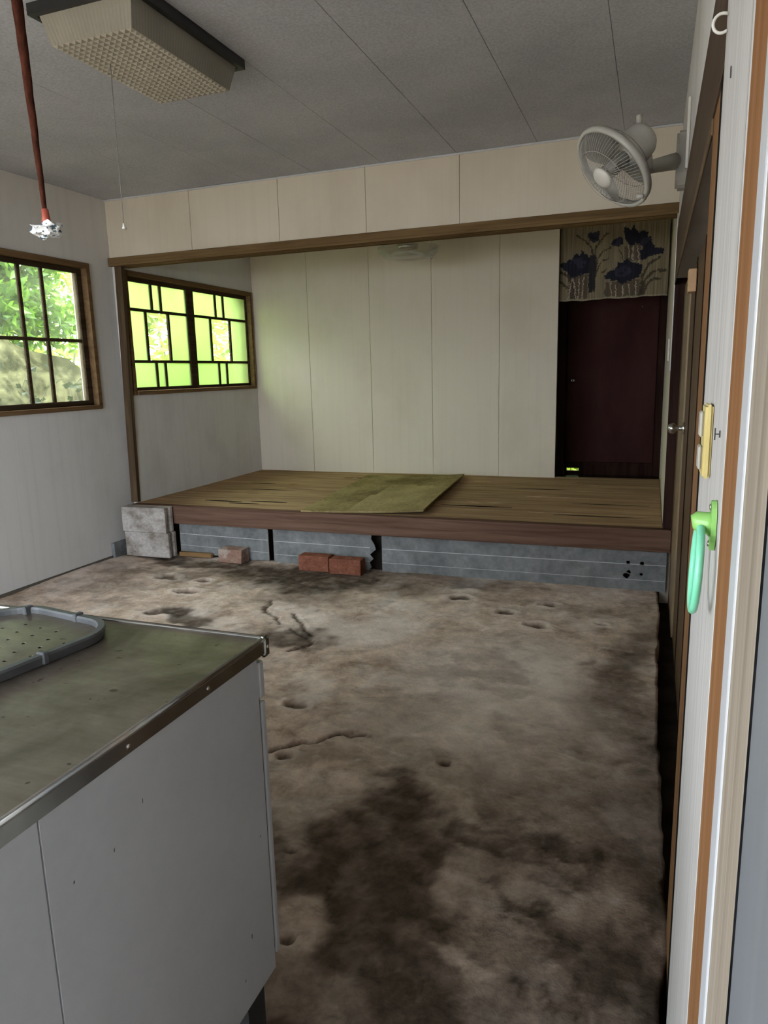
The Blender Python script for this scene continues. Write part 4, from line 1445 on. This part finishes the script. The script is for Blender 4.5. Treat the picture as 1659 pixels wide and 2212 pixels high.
# ---- fluorescent ceiling lamp
def ceiling_lamp():
    x0, x1, y0, y1 = -2.085, -1.640, 2.155, 2.850
    root = empty('ceiling_lamp', ((x0 + x1) / 2, (y0 + y1) / 2, 2.46))
    tag(root, 'long prismatic ceiling lamp with a black frame', 'lamp')
    bm = bmesh.new()
    for a in ((x0, x1, y0, y0 + 0.022), (x0, x1, y1 - 0.022, y1), (x0, x0 + 0.022, y0 + 0.022, y1 - 0.022), (x1 - 0.022, x1, y0 + 0.022, y1 - 0.022)):
        bm_box(bm, *a, 2.572, ZC - 0.0005)
    obj_from_bm('frame', bm, M_BLACK, root)
    box('tray', x0 + 0.022, x1 - 0.022, y0 + 0.022, y1 - 0.022, 2.595, ZC - 0.001, M_FANCAP, root)
    ix0, ix1, iy0, iy1 = x0 + 0.024, x1 - 0.024, y0 + 0.024, y1 - 0.024
    bx0, bx1, by0, by1 = x0 + 0.075, x1 - 0.030, y0 + 0.020, y1 - 0.085
    zb = 2.470
    # side walls of the cover: ribbed
    bm = bmesh.new()
    top, bot = [], []
    per = []
    nA, nB = 48, 80
    for i in range(nA):
        per.append((i / nA, 0))
    for i in range(nB):
        per.append((1, i / nB))
    for i in range(nA):
        per.append((1 - i / nA, 1))
    for i in range(nB):
        per.append((0, 1 - i / nB))
    for k, (s, t) in enumerate(per):
        rip = (0.0022 if t == 0 else 0.0007) * (k % 2)
        top.append(bm.verts.new((ix0 + (ix1 - ix0) * s, iy0 + (iy1 - iy0) * t, 2.590)))
        mx = 0.5 * (ix0 + (ix1 - ix0) * s + bx0 + (bx1 - bx0) * s)
        bot.append(bm.verts.new((bx0 + (bx1 - bx0) * s + (rip if s in (0, 1) else 0), by0 + (by1 - by0) * t + (rip if t in (0, 1) else 0), zb)))
    k = len(per)
    for i in range(k):
        bm.faces.new((top[i], bot[i], bot[(i + 1) % k], top[(i + 1) % k]))
    bmesh.ops.recalc_face_normals(bm, faces=list(bm.faces))
    obj_from_bm('cover_side', bm, M_COVERSIDE, root)
    # prismatic bottom: small pyramids
    bm = bmesh.new()
    nx, ny = 13, 24
    for i in range(nx):
        for j in range(ny):
            a0, a1 = bx0 + (bx1 - bx0) * i / nx, bx0 + (bx1 - bx0) * (i + 1) / nx
            b0, b1 = by0 + (by1 - by0) * j / ny, by0 + (by1 - by0) * (j + 1) / ny
            q = [bm.verts.new(p) for p in ((a0, b0, zb), (a1, b0, zb), (a1, b1, zb), (a0, b1, zb))]
            c = bm.verts.new(((a0 + a1) / 2, (b0 + b1) / 2, zb - 0.007))
            for u in range(4):
                bm.faces.new((q[u], q[(u + 1) % 4], c))
    bmesh.ops.recalc_face_normals(bm, faces=list(bm.faces))
    obj_from_bm('prism_panel', bm, M_COVER, root)
    for tx in (-1.95, -1.78):
        tube('tube', [(tx, y0 + 0.08, 2.55), (tx, y1 - 0.11, 2.55)], 0.015, M_FANCAP, root, 12)
    # pull cord
    cpts = [(-1.912, 2.352, 2.462), (-1.916, 2.354, 2.30), (-1.919, 2.357, 2.10), (-1.923, 2.36, 1.915)]
    cd = tube('pull_cord', cpts, 0.0014, M_CORD, root, 5)
    lathe('cord_bell', [(0.0, 0.022), (0.004, 0.020), (0.0055, 0.008), (0.009, 0.0), (0.0, 0.0)], (-1.923, 2.36, 1.893), (0, 0, 1), M_HOOK, cd, 12)


ceiling_lamp()

# ---- round glass lamp in the platform room
root = empty('round_lamp', (-1.79, 5.40, 2.15))
tag(root, 'round clear glass lamp just under the lintel', 'lamp')
lathe('shade', [(0.0, 0.028), (0.06, 0.022), (0.13, 0.018), (0.19, 0.030), (0.225, 0.062), (0.232, 0.10), (0.226, 0.10), (0.218, 0.066), (0.186, 0.036), (0.13, 0.024), (0.06, 0.028), (0.0, 0.034)],
      (-1.79, 5.40, 2.155), (0, 0, 1), M_LAMPGLASS, root, 48)
bm = bmesh.new()
ring = [Vector((-1.79 + 0.125 * math.cos(2 * math.pi * i / 40), 5.40 + 0.125 * math.sin(2 * math.pi * i / 40), 2.205)) for i in range(41)]
bm_tube(bm, ring, 0.014, 10, False)
o = obj_from_bm('ring_tube', bm, M_FANCAP, root, True)
lathe('holder', [(0.0, 0.0), (0.05, 0.0), (0.075, 0.02), (0.08, 0.05), (0.03, 0.07), (0.02, 0.10), (0.0, 0.10)], (-1.79, 5.40, 2.225), (0, 0, 1), M_CHROME, root, 32)
tube('stem', [(-1.79, 5.40, 2.32), (-1.79, 5.40, ZC - 0.021)], 0.008, M_CHROME, root)
lathe('finial', [(0, -0.014), (0.010, -0.008), (0.012, 0.0), (0.006, 0.012), (0, 0.012)], (-1.59, 5.35, 2.165), (0, 0, 1), M_CHROME, root, 16)

# ---- rusty rod with a crumpled printed scrap
root = empty('rusty_rod', (-1.44, 1.47, 1.75))
tag(root, 'rust brown tapering rod hanging from the ceiling near the lamp', 'rod')
ptop = Vector((-1.384, 1.39, ZC - 0.001))
pbot = Vector((-1.462, 1.50, 1.752))
pts, rads = [], []
for i in range(25):
    t = i / 24
    p = ptop.lerp(pbot, t)
    pts.append(p + Vector((0.0005 * math.sin(i * 2.1), 0.0005 * math.cos(i * 1.7), 0)))
    rads.append((0.0190 * (1 - t) ** 1.0 + 0.0058 * t) * (1 + 0.05 * math.sin(i * 3.3)))
tube('shaft', pts, rads, M_RUST, root, 12)
tube('collar', [pbot + Vector((0, 0, 0.004)), pbot + Vector((0.001, 0, -0.016)), pbot + Vector((0.001, 0, -0.028))], [0.0085, 0.0095, 0.012], M_COLLAR, root, 12)
bm = bmesh.new()
bmesh.ops.create_icosphere(bm, subdivisions=3, radius=1.0)
rr = random.Random(5)
for v in bm.verts:
    d = v.co.copy()
    k = 1 + 0.22 * math.sin(5 * d.x + 2) * math.cos(6 * d.y) + 0.18 * math.sin(9 * d.z + 4 * d.x) + rr.uniform(-0.06, 0.06)
    v.co = Vector((d.x * 0.036 * k, d.y * 0.030 * k, d.z * 0.019 * k + 0.006 * math.sin(3 * d.x)))
bm.transform(Matrix.Translation(pbot + Vector((0.0, 0.0, -0.046))) @ Matrix.Rotation(0.2, 4, 'Y'))
o = obj_from_bm('printed_scrap', bm, M_SCRAP, root)
o['label'] = 'crumpled white scrap with dark print'

# ---- kitchen worktop and sink cabinet
K = 0.889
ZW = 0.85
wx1, wy1, wx0, wy0 = -0.652, 1.102, -2.30, 0.42
root = empty('kitchen_worktop', ((wx0 + wx1) / 2, (wy0 + wy1) / 2, ZW - 0.03))
tag(root, 'dull stainless steel worktop with a rolled edge', 'worktop')
bm = bmesh.new()
bm_box(bm, wx0, wx1 - 0.007, wy0, wy1 - 0.006, ZW - 0.012, ZW)
obj_from_bm('top', bm, M_STEEL, root)
# raised rolled lip on the side and far edge


def lip(name, pts, parent):
    bm = bmesh.new()
    bm_tube(bm, pts, 0.0048, 10)
    return obj_from_bm(name, bm, M_STEELEDGE, parent, True)


lip('rolled_edge', [(wx1 - 0.006, wy0, ZW + 0.0008), (wx1 - 0.006, wy1 - 0.010, ZW + 0.0008), (wx1 - 0.009, wy1 - 0.0055, ZW + 0.0008)], root)
lip('rolled_edge', [(wx1 - 0.0105, wy1 - 0.006, ZW + 0.0004), (wx0, wy1 - 0.006, ZW + 0.0004)], root)
box('edge_strip', wx1 - 0.0065, wx1 - 0.001, wy0, wy1 - 0.004, ZW - 0.026, ZW - 0.0015, M_STEELEDGE, root, bev=0.001)
box('edge_strip', wx0, wx1 - 0.007, wy1 - 0.0055, wy1 - 0.001, ZW - 0.030, ZW - 0.0015, M_STEELEDGE, root, bev=0.001)
bm = bmesh.new()
bm_box(bm, wx1 - 0.012, wx1 + 0.0012, wy1 - 0.018, wy1 + 0.0015, ZW - 0.034, ZW + 0.0062)
bmesh.ops.bevel(bm, geom=list(bm.edges), offset=0.004, segments=2, affect='EDGES')
obj_from_bm('corner_cap', bm, M_STEELEDGE, root)
for sy in (0.502, 0.715, 0.905, 1.085):
    lathe('screw', [(0, 0.0018), (0.0030, 0.0015), (0.0045, 0.0), (0, 0)], (wx1 - 0.001 if sy < 1.08 else wx1 + 0.0012, sy if sy < 1.08 else 1.094, ZW - 0.014), (1, 0, 0), M_CHROME, root, 12)

cab = empty('sink_cabinet', (-1.45, 0.76, 0.0))
tag(cab, 'white melamine sink cabinet under the steel worktop', 'cabinet')
px1 = -0.656
box('side_panel', px1 - 0.018, px1, 0.5605, 1.062, 0.170, ZW - 0.0265, M_MELA, cab, bev=0.0006)
box('rear_side_panel', px1 - 0.018, px1, 0.30, 0.5580, 0.02, ZW - 0.0265, M_MELA, cab, bev=0.0006)
box('seam_strip', px1 - 0.016, px1 - 0.006, 0.5582, 0.5603, 0.19, ZW - 0.03, M_RUBBER, cab)
box('body', wx0 + 0.02, px1 - 0.020, 0.44, 1.055, 0.182, ZW - 0.028, M_TOE, cab)
dr = box('door', -1.10, px1 + 0.001, 1.068, 1.082, 0.196, ZW - 0.115, M_MELA, cab, bev=0.003, seg=2)
box('door', -1.55, -1.106, 1.068, 1.086, 0.225, ZW - 0.115, M_MELA, cab, bev=0.003, seg=2)
box('door', -2.27, -1.556, 1.068, 1.086, 0.225, ZW - 0.115, M_MELA, cab, bev=0.003, seg=2)
box('top_rail', -2.27, px1 + 0.001, 1.066, 1.084, ZW - 0.108, ZW - 0.036, M_MELA, cab, bev=0.004, seg=2)
box('hinge_gap', px1 - 0.012, px1 - 0.003, 1.0625, 1.0675, 0.21, ZW - 0.036, M_RUBBER, cab)
box('toe_board', -2.2, px1 - 0.020, 0.985, 1.045, 0.0, 0.1795, M_TOE, cab)
for (sy, sz, l_, w_) in ((0.985, 0.305, 0.010, 0.0022), (0.672, 0.705, 0.006, 0.0016), (0.955, 0.235, 0.006, 0.002), (1.035, 0.48, 0.004, 0.0015), (0.735, 0.74, 0.008, 0.001), (0.60, 0.71, 0.004, 0.002)):
    prism('scuff', [(sy - w_ / 2, sz - l_ / 2), (sy + w_ / 2, sz - l_ / 3), (sy + w_ * 0.8, sz + l_ / 2), (sy - w_ * 0.2, sz + l_ / 3)],
          lambda u, v, d: (d, u, v), px1 - 0.001, px1 + 0.0003, M_SCUFF, cab)


# ---- drain tray on the worktop
def tray():
    # rounded outline in world x, y (its long side runs along the worktop)
    c = Vector((-1.13, 0.80))
    hx, hy, rad = 0.155, 0.270, 0.085
    rotz = -0.15
    cr, sr = math.cos(rotz), math.sin(rotz)

    def outline(off, n=10):
        pts = []
        for qx, qy, a0 in ((1, 1, 0), (-1, 1, 90), (-1, -1, 180), (1, -1, 270)):
            for i in range(n + 1):
                a = math.radians(a0 + 90 * i / n)
                u = qx * (hx - rad) + (rad + off) * math.cos(a)
                v = qy * (hy - rad) + (rad + off) * math.sin(a)
                pts.append((c.x + u * cr - v * sr, c.y + u * sr + v * cr))
        return pts
    root = empty('drain_tray', (c.x, c.y, ZW))
    tag(root, 'grey rimmed perforated drain tray lying on the worktop', 'tray')
    bm = bmesh.new()
    prof = [(0.0, 0.001), (0.004, 0.016), (0.002, 0.020), (-0.010, 0.020), (-0.012, 0.016), (-0.012, 0.001)]
    rings = []
    for off, h in prof:
        rings.append([bm.verts.new((x, y, ZW + h)) for x, y in outline(off)])
    k = len(rings[0])
    for A, B in zip(rings, rings[1:] + rings[:1]):
        for i in range(k):
            bm.faces.new((A[i], A[(i + 1) % k], B[(i + 1) % k], B[i]))
    bmesh.ops.recalc_face_normals(bm, faces=list(bm.faces))
    obj_from_bm('rim', bm, M_TRAYRIM, root)
    holes = []
    for i in range(-4, 5):
        for j in range(-7, 8):
            u = i * 0.046 + (0.023 if j % 2 else 0)
            v = j * 0.034
            if abs(u) > hx - 0.035 or abs(v) > hy - 0.035 or (abs(v) > hy - rad and abs(u) > hx - rad):
                continue
            hc = (c.x + u * cr - v * sr, c.y + u * sr + v * cr)
            holes.append([(hc[0] + 0.0042 * math.cos(-k2 * math.pi / 4), hc[1] + 0.0042 * math.sin(-k2 * math.pi / 4)) for k2 in range(8)])
    plate_with_holes('perforated_plate', outline(-0.0125), holes, lambda u, v, d: (u, v, ZW + 0.0062 + d), 0.0014, M_STEEL, root)
    # dark rubber sheet under the plate
    prism('under_sheet', outline(-0.016), lambda u, v, d: (u, v, d), ZW + 0.0012, ZW + 0.0030, M_RUBBER, root)
    # clips on the rim
    for (u, v, a) in ((0.03, hy - 0.004, 0), (-hx + 0.05, hy - 0.02, 0), (hx - 0.004, 0.10, 90), (hx - 0.004, -0.12, 90)):
        p = (c.x + u * cr - v * sr, c.y + u * sr + v * cr)
        bm = bmesh.new()
        bm_box(bm, -0.006, 0.006, -0.010, 0.010, 0.002, 0.0235)
        bmesh.ops.bevel(bm, geom=list(bm.edges), offset=0.002, segments=1, affect='EDGES')
        bm.transform(Matrix.Translation((p[0], p[1], ZW)) @ Matrix.Rotation(rotz + math.radians(a), 4, 'Z'))
        obj_from_bm('clip', bm, M_TRAYRIM, root)


tray()

# ---- small things on the white board
XW = XR - 0.0125
root = empty('switch_plate', (XW, 1.10, 1.18))
tag(root, 'yellowed light switch plate on the white board', 'switch')
bm = bmesh.new()
bm_box(bm, XW - 0.010, XW - 0.0003, 1.030, 1.095, 1.180, 1.278)
bmesh.ops.bevel(bm, geom=list(bm.edges), offset=0.003, segments=2, affect='EDGES')
obj_from_bm('plate', bm, M_YELLOW, root)
for za, zb in ((1.190, 1.222), (1.234, 1.268)):
    box('rocker', XW - 0.015, XW - 0.0101, 1.050, 1.082, za, zb, M_SWITCH, root, bev=0.002)

root = empty('towel_ring', (XW, 0.905, 1.0))
tag(root, 'lime green towel holder with a mint green ring on the white board', 'towel ring')
bm = bmesh.new()
ny_ = 24
poly = [(0.902 + 0.016 * math.cos(2 * math.pi * k / ny_), 1.144 + 0.030 * math.copysign(abs(math.sin(2 * math.pi * k / ny_)) ** 0.85, math.sin(2 * math.pi * k / ny_))) for k in range(ny_)]
bm_prism(bm, poly, lambda u, v, d: (d, u, v), XW - 0.006, XW - 0.0003)
obj_from_bm('back_plate', bm, M_GREEN, root)
tube('arm', [(XW - 0.004, 0.902, 1.146), (XW - 0.010, 0.902, 1.147), (XW - 0.021, 0.902, 1.148), (XW - 0.026, 0.902, 1.147)], [0.016, 0.0125, 0.0120, 0.008], M_GREEN, root, 14)
bm = bmesh.new()
rpts = []
for i in range(49):
    a = 2 * math.pi * i / 48
    rpts.append(Vector((XW - 0.0185 + 0.002 * math.cos(a), 0.902 + 0.044 * math.sin(a), 1.092 + 0.052 * math.cos(a))))
bm_tube(bm, rpts, 0.0048, 10, False)
o = obj_from_bm('ring', bm, M_MINT, root, True)
o['label'] = 'mint green hanging ring'
for sz in (1.166, 1.122):
    lathe('screw', [(0, 0.002), (0.003, 0.0015), (0.004, 0), (0, 0)], (XW - 0.0062, 0.902, sz), (-1, 0, 0), M_CHROME, root, 10)

# white ring hook near the top
bm = bmesh.new()
pts = []
for i in range(17):
    a = math.radians(60 + 250 * i / 16)
    pts.append((XW - 0.008 + 0.0115 * math.cos(a), 1.215, 1.800 + 0.0125 * math.sin(a)))
pts = [(XW - 0.0004, 1.215, 1.811)] + pts[1:-1] + [(XW - 0.0004, 1.215, 1.790)]
bm_tube(bm, pts, 0.0022, 8)
o = obj_from_bm('ring_hook', bm, M_HOOK, None, True)
tag(o, 'small white ring hook high on the white board edge', 'hook')
# bent nail (the H-shaped staple)
root = empty('bent_staple', (XW, 0.93, 1.25))
tag(root, 'tiny dark staple beside the yellowed switch plate', 'staple')
tube('pin', [(XW - 0.0003, 0.915, 1.250), (XW - 0.006, 0.915, 1.250)], 0.0008, M_SCUFF, root, 6)
tube('head', [(XW - 0.006, 0.915, 1.243), (XW - 0.006, 0.915, 1.257)], 0.0008, M_SCUFF, root, 6)
tube('foot', [(XW - 0.001, 0.915, 1.246), (XW - 0.001, 0.915, 1.254)], 0.0008, M_SCUFF, root, 6)
o = prism('black_chip', [(1.094, 1.688), (1.098, 1.689), (1.101, 1.702), (1.097, 1.703)], lambda u, v, d: (d, u, v), XW - 0.0015, XW - 0.0002, M_SCUFF)
tag(o, 'tiny black chip stuck high on the white board', 'chip')
# small tan block on the brown door
o = box('wood_tag', 0.112, 0.1440, 3.25, 3.33, 1.62, 1.71, M_TAGORANGE, bev=0.003)
tag(o, 'small tan wooden catch on the brown door', 'catch')
# pale cord cover on the wall above the brown doors, beside the fan
o = box('white_conduit', XR - 0.012, XR - 0.0006, 3.18, 3.21, 2.075, 2.33, M_HOOK, bev=0.004, seg=2)
tag(o, 'short white conduit on the wall next to the fan plate', 'conduit')
# thin white cable down the dark post edge
o = tube('white_cable', [(0.0835, YP - 0.062, 2.14), (0.083, YP - 0.063, 1.9), (0.0835, YP - 0.063, 1.6), (0.083, YP - 0.063, 1.30)], 0.0035, M_HOOK, None, 6)
tag(o, 'thin white cable running down the dark post', 'cable')
o = box('wall_socket', XR - 0.012, XR - 0.0015, 5.10, 5.18, 1.36, 1.50, M_HOOK, bev=0.003)
tag(o, 'white switch box on the cream wall past the dark post', 'switch')

# ================================================================== OUTSIDE
o = box('ground', -16, 8, -14, 14, -0.45, -0.22, M_GROUND)
tag(o, 'gravel ground outside the house', 'ground', kind='structure')


def bank():
    nx, ny = 40, 80
    verts, faces = [], []
    for j in range(ny):
        for i in range(nx):
            s, t = i / (nx - 1), j / (ny - 1)
            x = -5.0 - 3.2 * s
            y = -1.0 + 11.0 * t
            z = -0.3 + 2.25 * float(sstep(0.0, 0.24, np.array(s))) + 0.7 * s
            q = float(fbm(np.array(y * 1.3), np.array(z * 1.7 + 4), 5))
            x += (q - 0.5) * 0.55
            z = -0.3 + (z + 0.3) * (1 - 0.22 * float(sstep(4.3, 5.9, np.array(y))) - 0.60 * float(sstep(5.9, 6.7, np.array(y))))
            verts.append((x, y, z))
    for j in range(ny - 1):
        for i in range(nx - 1):
            a = j * nx + i
            faces.append((a, a + nx, a + nx + 1, a + 1))
    me = bpy.data.meshes.new('earth_bank')
    me.from_pydata(verts, [], faces)
    me.materials.append(M_BANK)
    for p in me.polygons:
        p.use_smooth = True
    o = bpy.data.objects.new('earth_bank', me)
    link(o)
    tag(o, 'pale mossy earth bank outside the dusty window', 'bank', kind='structure')


bank()


def leaf_mesh(bm, p, size, rnd, narrow=0.45):
    d = Vector((rnd.gauss(0, 1), rnd.gauss(0, 1), rnd.gauss(-0.3, 0.8))).normalized()
    a = Vector((rnd.gauss(0, 1), rnd.gauss(0, 1), rnd.gauss(0, 1)))
    s = d.cross(a).normalized()
    nrm = d.cross(s)
    L_, w = size, size * narrow
    v = [bm.verts.new(p), bm.verts.new(p + d * L_ * 0.5 + s * w * 0.5 + nrm * w * 0.15), bm.verts.new(p + d * L_), bm.verts.new(p + d * L_ * 0.5 - s * w * 0.5 + nrm * w * 0.15)]
    bm.faces.new((v[0], v[1], v[2]))
    bm.faces.new((v[0], v[2], v[3]))


def shrub(loc, rx, ry, rz, count, size, mat, label, name='broadleaf_shrub', narrow=0.45, seed=1):
    rnd = random.Random(seed)
    root = empty(name, loc)
    tag(root, label, 'shrub', 'greenery outside the windows')
    base = Vector(loc)
    bm = bmesh.new()
    for k in range(7):
        a = 2 * math.pi * k / 7 + rnd.uniform(-0.3, 0.3)
        tip = base + Vector((rx * 0.7 * math.cos(a), ry * 0.7 * math.sin(a), rz * rnd.uniform(1.2, 1.9)))
        mid = base.lerp(tip, 0.5) + Vector((rnd.uniform(-0.1, 0.1), rnd.uniform(-0.1, 0.1), 0.1))
        bm_tube(bm, [base, mid, tip], [0.03, 0.02, 0.008], 6)
    obj_from_bm('stem', bm, M_BARK, root, True)
    bm = bmesh.new()
    clumps = [Vector((rnd.uniform(-1, 1), rnd.uniform(-1, 1), rnd.uniform(0, 2))) for _ in range(40)]
    for i in range(count):
        c = rnd.choice(clumps)
        q = c + Vector((rnd.gauss(0, 0.16), rnd.gauss(0, 0.16), rnd.gauss(0, 0.16)))
        p = base + Vector((q.x * rx, q.y * ry, q.z * rz))
        leaf_mesh(bm, p, size * rnd.uniform(0.6, 1.3), rnd, narrow)
    obj_from_bm('foliage', bm, mat, root)


shrub((-6.35, 5.55, 1.75), 0.55, 0.72, 0.85, 9000, 0.12, M_LEAF, 'bright green shrub on the bank above the dusty window view', seed=1)
shrub((-5.95, 7.95, 0.05), 0.50, 0.80, 1.25, 9000, 0.13, M_LEAF2, 'yellow green shrub outside the frosted window', seed=2)
shrub((-6.0, 10.7, 0.0), 0.7, 1.1, 1.5, 5200, 0.14, M_LEAF, 'green shrub beyond the frosted window', seed=3)
shrub((-8.5, 8.3, 0.2), 0.9, 1.3, 1.8, 5200, 0.16, M_LEAF2, 'pale green shrub far behind the other shrubs', seed=4)
shrub((-0.75, 8.6, -0.2), 0.35, 0.4, 0.5, 2500, 0.10, M_LEAF2, 'low bright shrub glimpsed under the maroon door', seed=6)
# slender grey trunk seen through the clear pane
root = empty('slim_trunk', (-5.2, 6.35, -0.2))
tag(root, 'slim grey trunk close outside the frosted window', 'tree')
tube('trunk', [(-5.2, 6.35, -0.25), (-5.22, 6.37, 0.8), (-5.18, 6.33, 1.7), (-5.25, 6.4, 2.8)], [0.09, 0.08, 0.075, 0.06], M_BARK, root, 12)


# ivy with dark leaves right outside the dusty window
def ivy():
    rnd = random.Random(21)
    root = empty('ivy_vine', (-4.35, 3.8, 0.8))
    tag(root, 'dark leaved ivy vine hanging close outside the dusty window', 'vine')
    bm = bmesh.new()
    bl = bmesh.new()
    for k in range(9):
        p = Vector((-4.25 + rnd.uniform(-0.1, 0.1), 3.45 + 0.15 * k, 0.75 + rnd.uniform(0, 0.2)))
        pts = [p.copy()]
        for i in range(9):
            p = p + Vector((rnd.uniform(-0.02, 0.02), rnd.uniform(-0.07, 0.09), rnd.uniform(0.02, 0.11)))
            pts.append(p.copy())
            for _ in range(2 if i < 5 else 1):
                leaf_mesh(bl, p, rnd.uniform(0.05, 0.10), rnd, 0.8)
        bm_tube(bm, pts, 0.003, 5)
    obj_from_bm('stem', bm, M_BARK, root, True)
    obj_from_bm('leaves', bl, M_LEAFDARK, root)


ivy()
